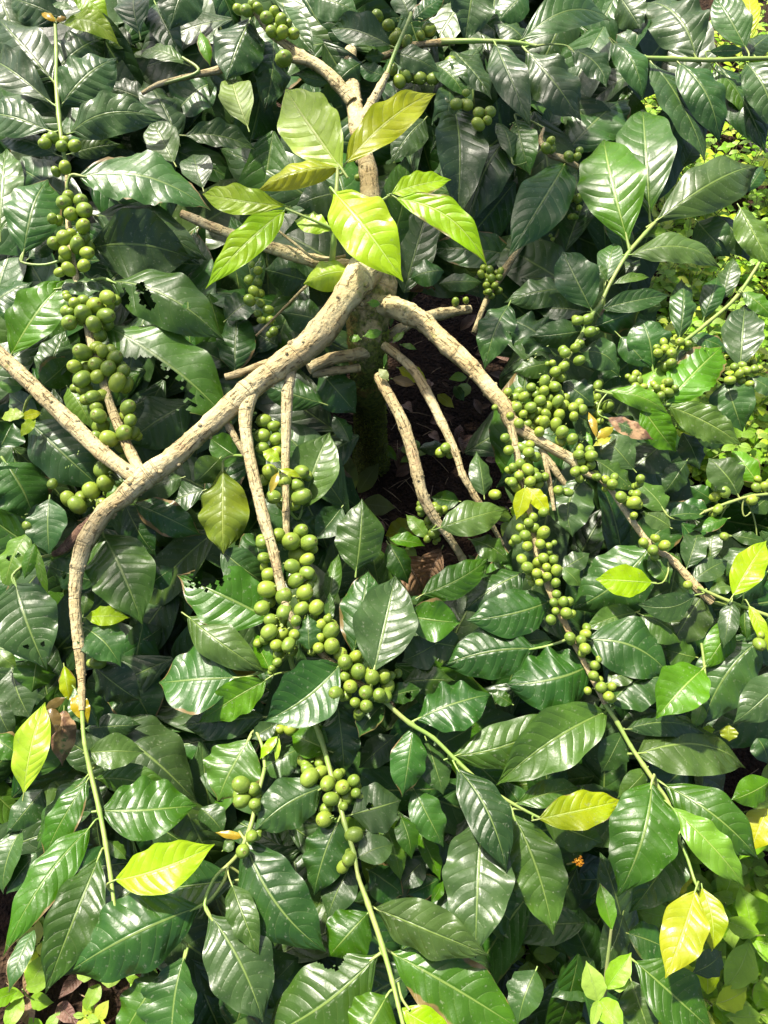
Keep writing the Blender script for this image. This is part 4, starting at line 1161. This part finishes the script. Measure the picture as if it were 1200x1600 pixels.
# erect weed with pointed lime leaves, bottom right
t = thing('weed', 'upright weed with smooth pointed lime leaves at the bottom, left of the hanging yellow leaves', 'weed', ground(948, 1560), 'leafy weeds on the ground')
def Q(x, y, l): return P(800+x/3, 1200+y/3, canopy(1200+y/3)+l*DL)
st = MB(); tube(st, [Vector((t.location.x, t.location.y, 0)), Q(430, 1130, 4), Q(440, 980, 1.5), Q(465, 755, .3)], [.003, .0025, .0022, .0015], M_weedstem, 7)
tube(st, [Vector((t.location.x, t.location.y, 0)), Q(400, 1240, 3), Q(404, 1088, .3)], [.0025, .002, .0015], M_weedstem, 7); build(st, 'stem', t.location.copy(), t)
rg = random.Random(3)
for bx, by, tx, ty, wd in ((402, 1092, 348, 905, 105), (442, 1035, 560, 865, 95), (410, 1085, 525, 1240, 105), (468, 757, 412, 538, 85), (404, 1090, 370, 1230, 45), (445, 1000, 555, 1000, 80)):
    m = MB(); leaf(m, Q(bx, by, .3), Q(tx, ty, -.2 if by > 1000 else .2), wd/6*.8/F*1.0, LM['g' if by < 800 else 'w'], rg, arch=.06, fold=.25, wave=.05, petiole=False); build(m, 'leaf', Q(bx, by, .3), t)
# ground cover: everything too small and too many to count
mb = MB(); st = MB(); gg = random.Random(13)
def gl(B, T, w, g, k): leaf(mb, B, T, w, LM[k], g, N=ZUP, arch=.08, fold=.1, nu=5, nv=2, petiole=False, wave=0)
def patch(x0, x1, y0, y1, n, h0, h1, ls, pw):
    for _ in range(n):
        g0 = ground(gg.uniform(x0, x1), gg.uniform(y0, y1)); weed_into(mb, gl, g0, gg.uniform(h0, h1), gg.choice((4, 6, 6, 8)), ls*gg.uniform(.7, 1.3), gg, 'W' if gg.random() < pw else 'w')
patch(980, 1260, 60, 780, 700, .03, .14, .03, .4)
patch(1000, 1260, 1300, 1640, 130, .02, .08, .03, .2)
patch(-40, 260, 1380, 1620, 8, .015, .04, .03, .4)
patch(780, 1000, 1400, 1640, 70, .02, .09, .03, .2)
patch(280, 520, -60, 90, 160, .02, .1, .035, .8)
patch(600, 800, 600, 900, 4, .02, .07, .035, .0)
patch(-200, 1400, -300, 0, 500, .03, .12, .04, .4)
tag(build(mb, 'ground_cover', Vector((.6, .8, 0))), 'low lime green weeds covering the ground beyond and between the bushes', 'ground cover', kind='stuff')
# ---------------------------------------------------------------- small things
fl = P(903, 1346, canopy(1346)+1.2*DL); fb = Vector((fl.x, fl.y+.02, gz(fl.x, fl.y)))
t = thing('wildflower', 'small orange flower head poking up through dark leaves at lower right', 'flower', fb)
m = MB(); tube(m, [fb, lerp(fb, fl, .6)+Vector((.01, 0, 0)), fl], [.0012, .001, .001], M_weedstem, 6); build(m, 'stem', fb.copy(), t)
m = MB(); fg = random.Random(2)
for i in range(46):
    d = Vector((fg.gauss(0, 1)+.4, fg.gauss(0, 1)-.3, abs(fg.gauss(0, 1))+.2)).normalized(); s = fg.uniform(.004, .0068)
    tube(m, [fl+d*.001, fl+d*s*.7, fl+d*s], [.0005, .0008, .0009], M_petal, 5)
build(m, 'petals', fl.copy(), t)
a, b = ground(1150, 188, .03), ground(1235, 300, .03); e = (b-a).normalized(); m = MB()
tube(m, [a-e*.25, lerp(a, b, .4), b+e*.15], [.016, .015, .014], M_pole, 12, noise_amp=.06)
tag(build(m, 'wooden_pole', ((a+b)/2).copy()), 'weathered grey pole lying across the lime weeds at the upper right edge', 'pole')
# the photographer's foot in a rubber sandal, just showing under the leaves at the bottom
fp = ground(322, 1592); fx, fy = fp.x, fp.y; g0 = gz(fx, fy)+.012
def W(x, y, z): return Vector((fx+x, fy+y, g0+z))
sn = thing('sandal', 'dark rubber flip flop with green and yellow flag badge, mostly hidden under the bottom leaves', 'sandal', W(0, -.06, -.012))
m = MB(); out = []
for k in range(40):
    a = 6.283*k/40; yy = math.sin(a); out.append((math.cos(a)*(.043 if yy > 0 else .036), yy*.135-.075))
n = len(out); pts = [W(x*s, y, z) for s, z in ((.96, -.012), (1, -.008), (1, .006), (.96, .009)) for x, y in [(q[0], q[1]) for q in out]]
m.grid(pts, lambda i, j: (i, j), 3, n, M_sole, wrap=True); m.poly([pts[3*n+k] for k in range(n)], [(0, 0)]*n, M_sole); build(m, 'sole', W(0, -.07, 0), sn)
def ribbon(m, ps, w, mat, th=.0016, up=ZUP):
    top = []; 
    for i, p in enumerate(ps):
        d = (ps[min(i+1, len(ps)-1)]-ps[max(0, i-1)]).normalized(); s = d.cross(up).normalized(); nn = s.cross(d)
        top += [p-s*w/2, p-s*w/2+nn*th, p+s*w/2+nn*th, p+s*w/2]
    m.grid(top, lambda i, j: (i, j), len(ps)-1, 4, mat, wrap=True)
for sx in (-1, 1):
    m = MB(); q = [(0, .012, .012), (sx*.012, -.002, .030), (sx*.030, -.035, .052), (sx*.040, -.07, .035), (sx*.040, -.085, .006)]
    ps = [W(*c_) for c_ in cr(q, 5)]; ribbon(m, ps, .015, M_strap, .003); so_ = build(m, 'strap', ps[0].copy(), sn)
    if sx == 1:
        c0 = ps[6]; d = (ps[8]-ps[5]).normalized(); s = d.cross(ZUP).normalized(); nn = s.cross(d)
        def pl(pts, mat, h, name):
            k = MB(); top = [c0+d*x+s*y+nn*h for x, y in pts]; bot = [v-nn*.0006 for v in top]; nn_ = len(pts)
            k.poly(top, [(0, 0)]*nn_, mat); k.grid(bot+top, lambda i, j: (0, 0), 1, nn_, mat, wrap=True); build(k, name, c0.copy(), so_)
        pl([(-.007, -.0068), (.007, -.0068), (.007, .0068), (-.007, .0068)], M_badge, .0042, 'badge')
        pl([(-.0052, 0), (0, -.0048), (.0052, 0), (0, .0048)], M_gold, .0049, 'emblem')
        pl([(.0022*math.cos(k), .0022*math.sin(k)) for k in [6.283*z/14 for z in range(14)]], M_strap, .0055, 'emblem')
        pl([(-.0022, -.0004), (.0022, -.0008), (.0022, 0), (-.0022, .0006)], M_white, .0061, 'emblem')
        k = MB(); tube(k, [c0+d*(.0125+.003*math.cos(a_))+s*(.0035*math.sin(a_))+nn*.0036 for a_ in [6.283*z/16 for z in range(17)]], [.0007]*17, M_white, 6, cap=False); build(k, 'lettering', c0.copy(), so_)
# foot: one continuous skin
def skin_person():
    me = bpy.data.meshes.new('person'); V = []; Ed = []; Rd = []
    def add(p, r, par=None):
        V.append(p); Rd.append(r); i = len(V)-1
        if par is not None: Ed.append((par, i))
        return i
    a = add((0, -.155, .062), .030); h = add((0, -.175, .036), .026, a); k1 = add((0, -.15, .13), .031, a); k2 = add((0, -.16, .25), .042, k1); k3 = add((0, -.18, .36), .044, k2)
    mid = add((0, -.10, .045), .027, a); bl = add((.004, -.045, .028), .026, mid)
    for x, y, r, l in ((.026, -.012, .0115, .036), (.010, -.004, .0085, .03), (-.004, -.008, .008, .026), (-.017, -.016, .0075, .022), (-.028, -.026, .007, .018)):
        q = add((x*.8, y-.018, .021), r*1.1, bl); q = add((x, y+l*.45, .020), r, q); add((x, y+l*.9, .015), r*.85, q)
    me.from_pydata(V, Ed, []); o = bpy.data.objects.new('person', me); COL.objects.link(o); o.location = W(0, 0, 0)
    md = o.modifiers.new('skin', 'SKIN'); md.use_smooth_shade = True
    for i, r in enumerate(Rd): me.skin_vertices[0].data[i].radius = (r, r*(.85))
    me.skin_vertices[0].data[0].use_root = True
    sb = o.modifiers.new('sub', 'SUBSURF'); sb.levels = sb.render_levels = 2
    dg = bpy.context.evaluated_depsgraph_get(); dg.update(); m2 = bpy.data.meshes.new_from_object(o.evaluated_get(dg)); o.modifiers.clear(); o.data = m2
    m2.materials.clear(); m2.materials.append(M_skin)
    for p in m2.polygons: p.use_smooth = True
    return o
tag(skin_person(), 'bare left foot of a person standing in the dark flip flop under the leaves', 'person')
print('leaves', len(recs), 'cherries', len(placed), 'objects', len(bpy.data.objects))
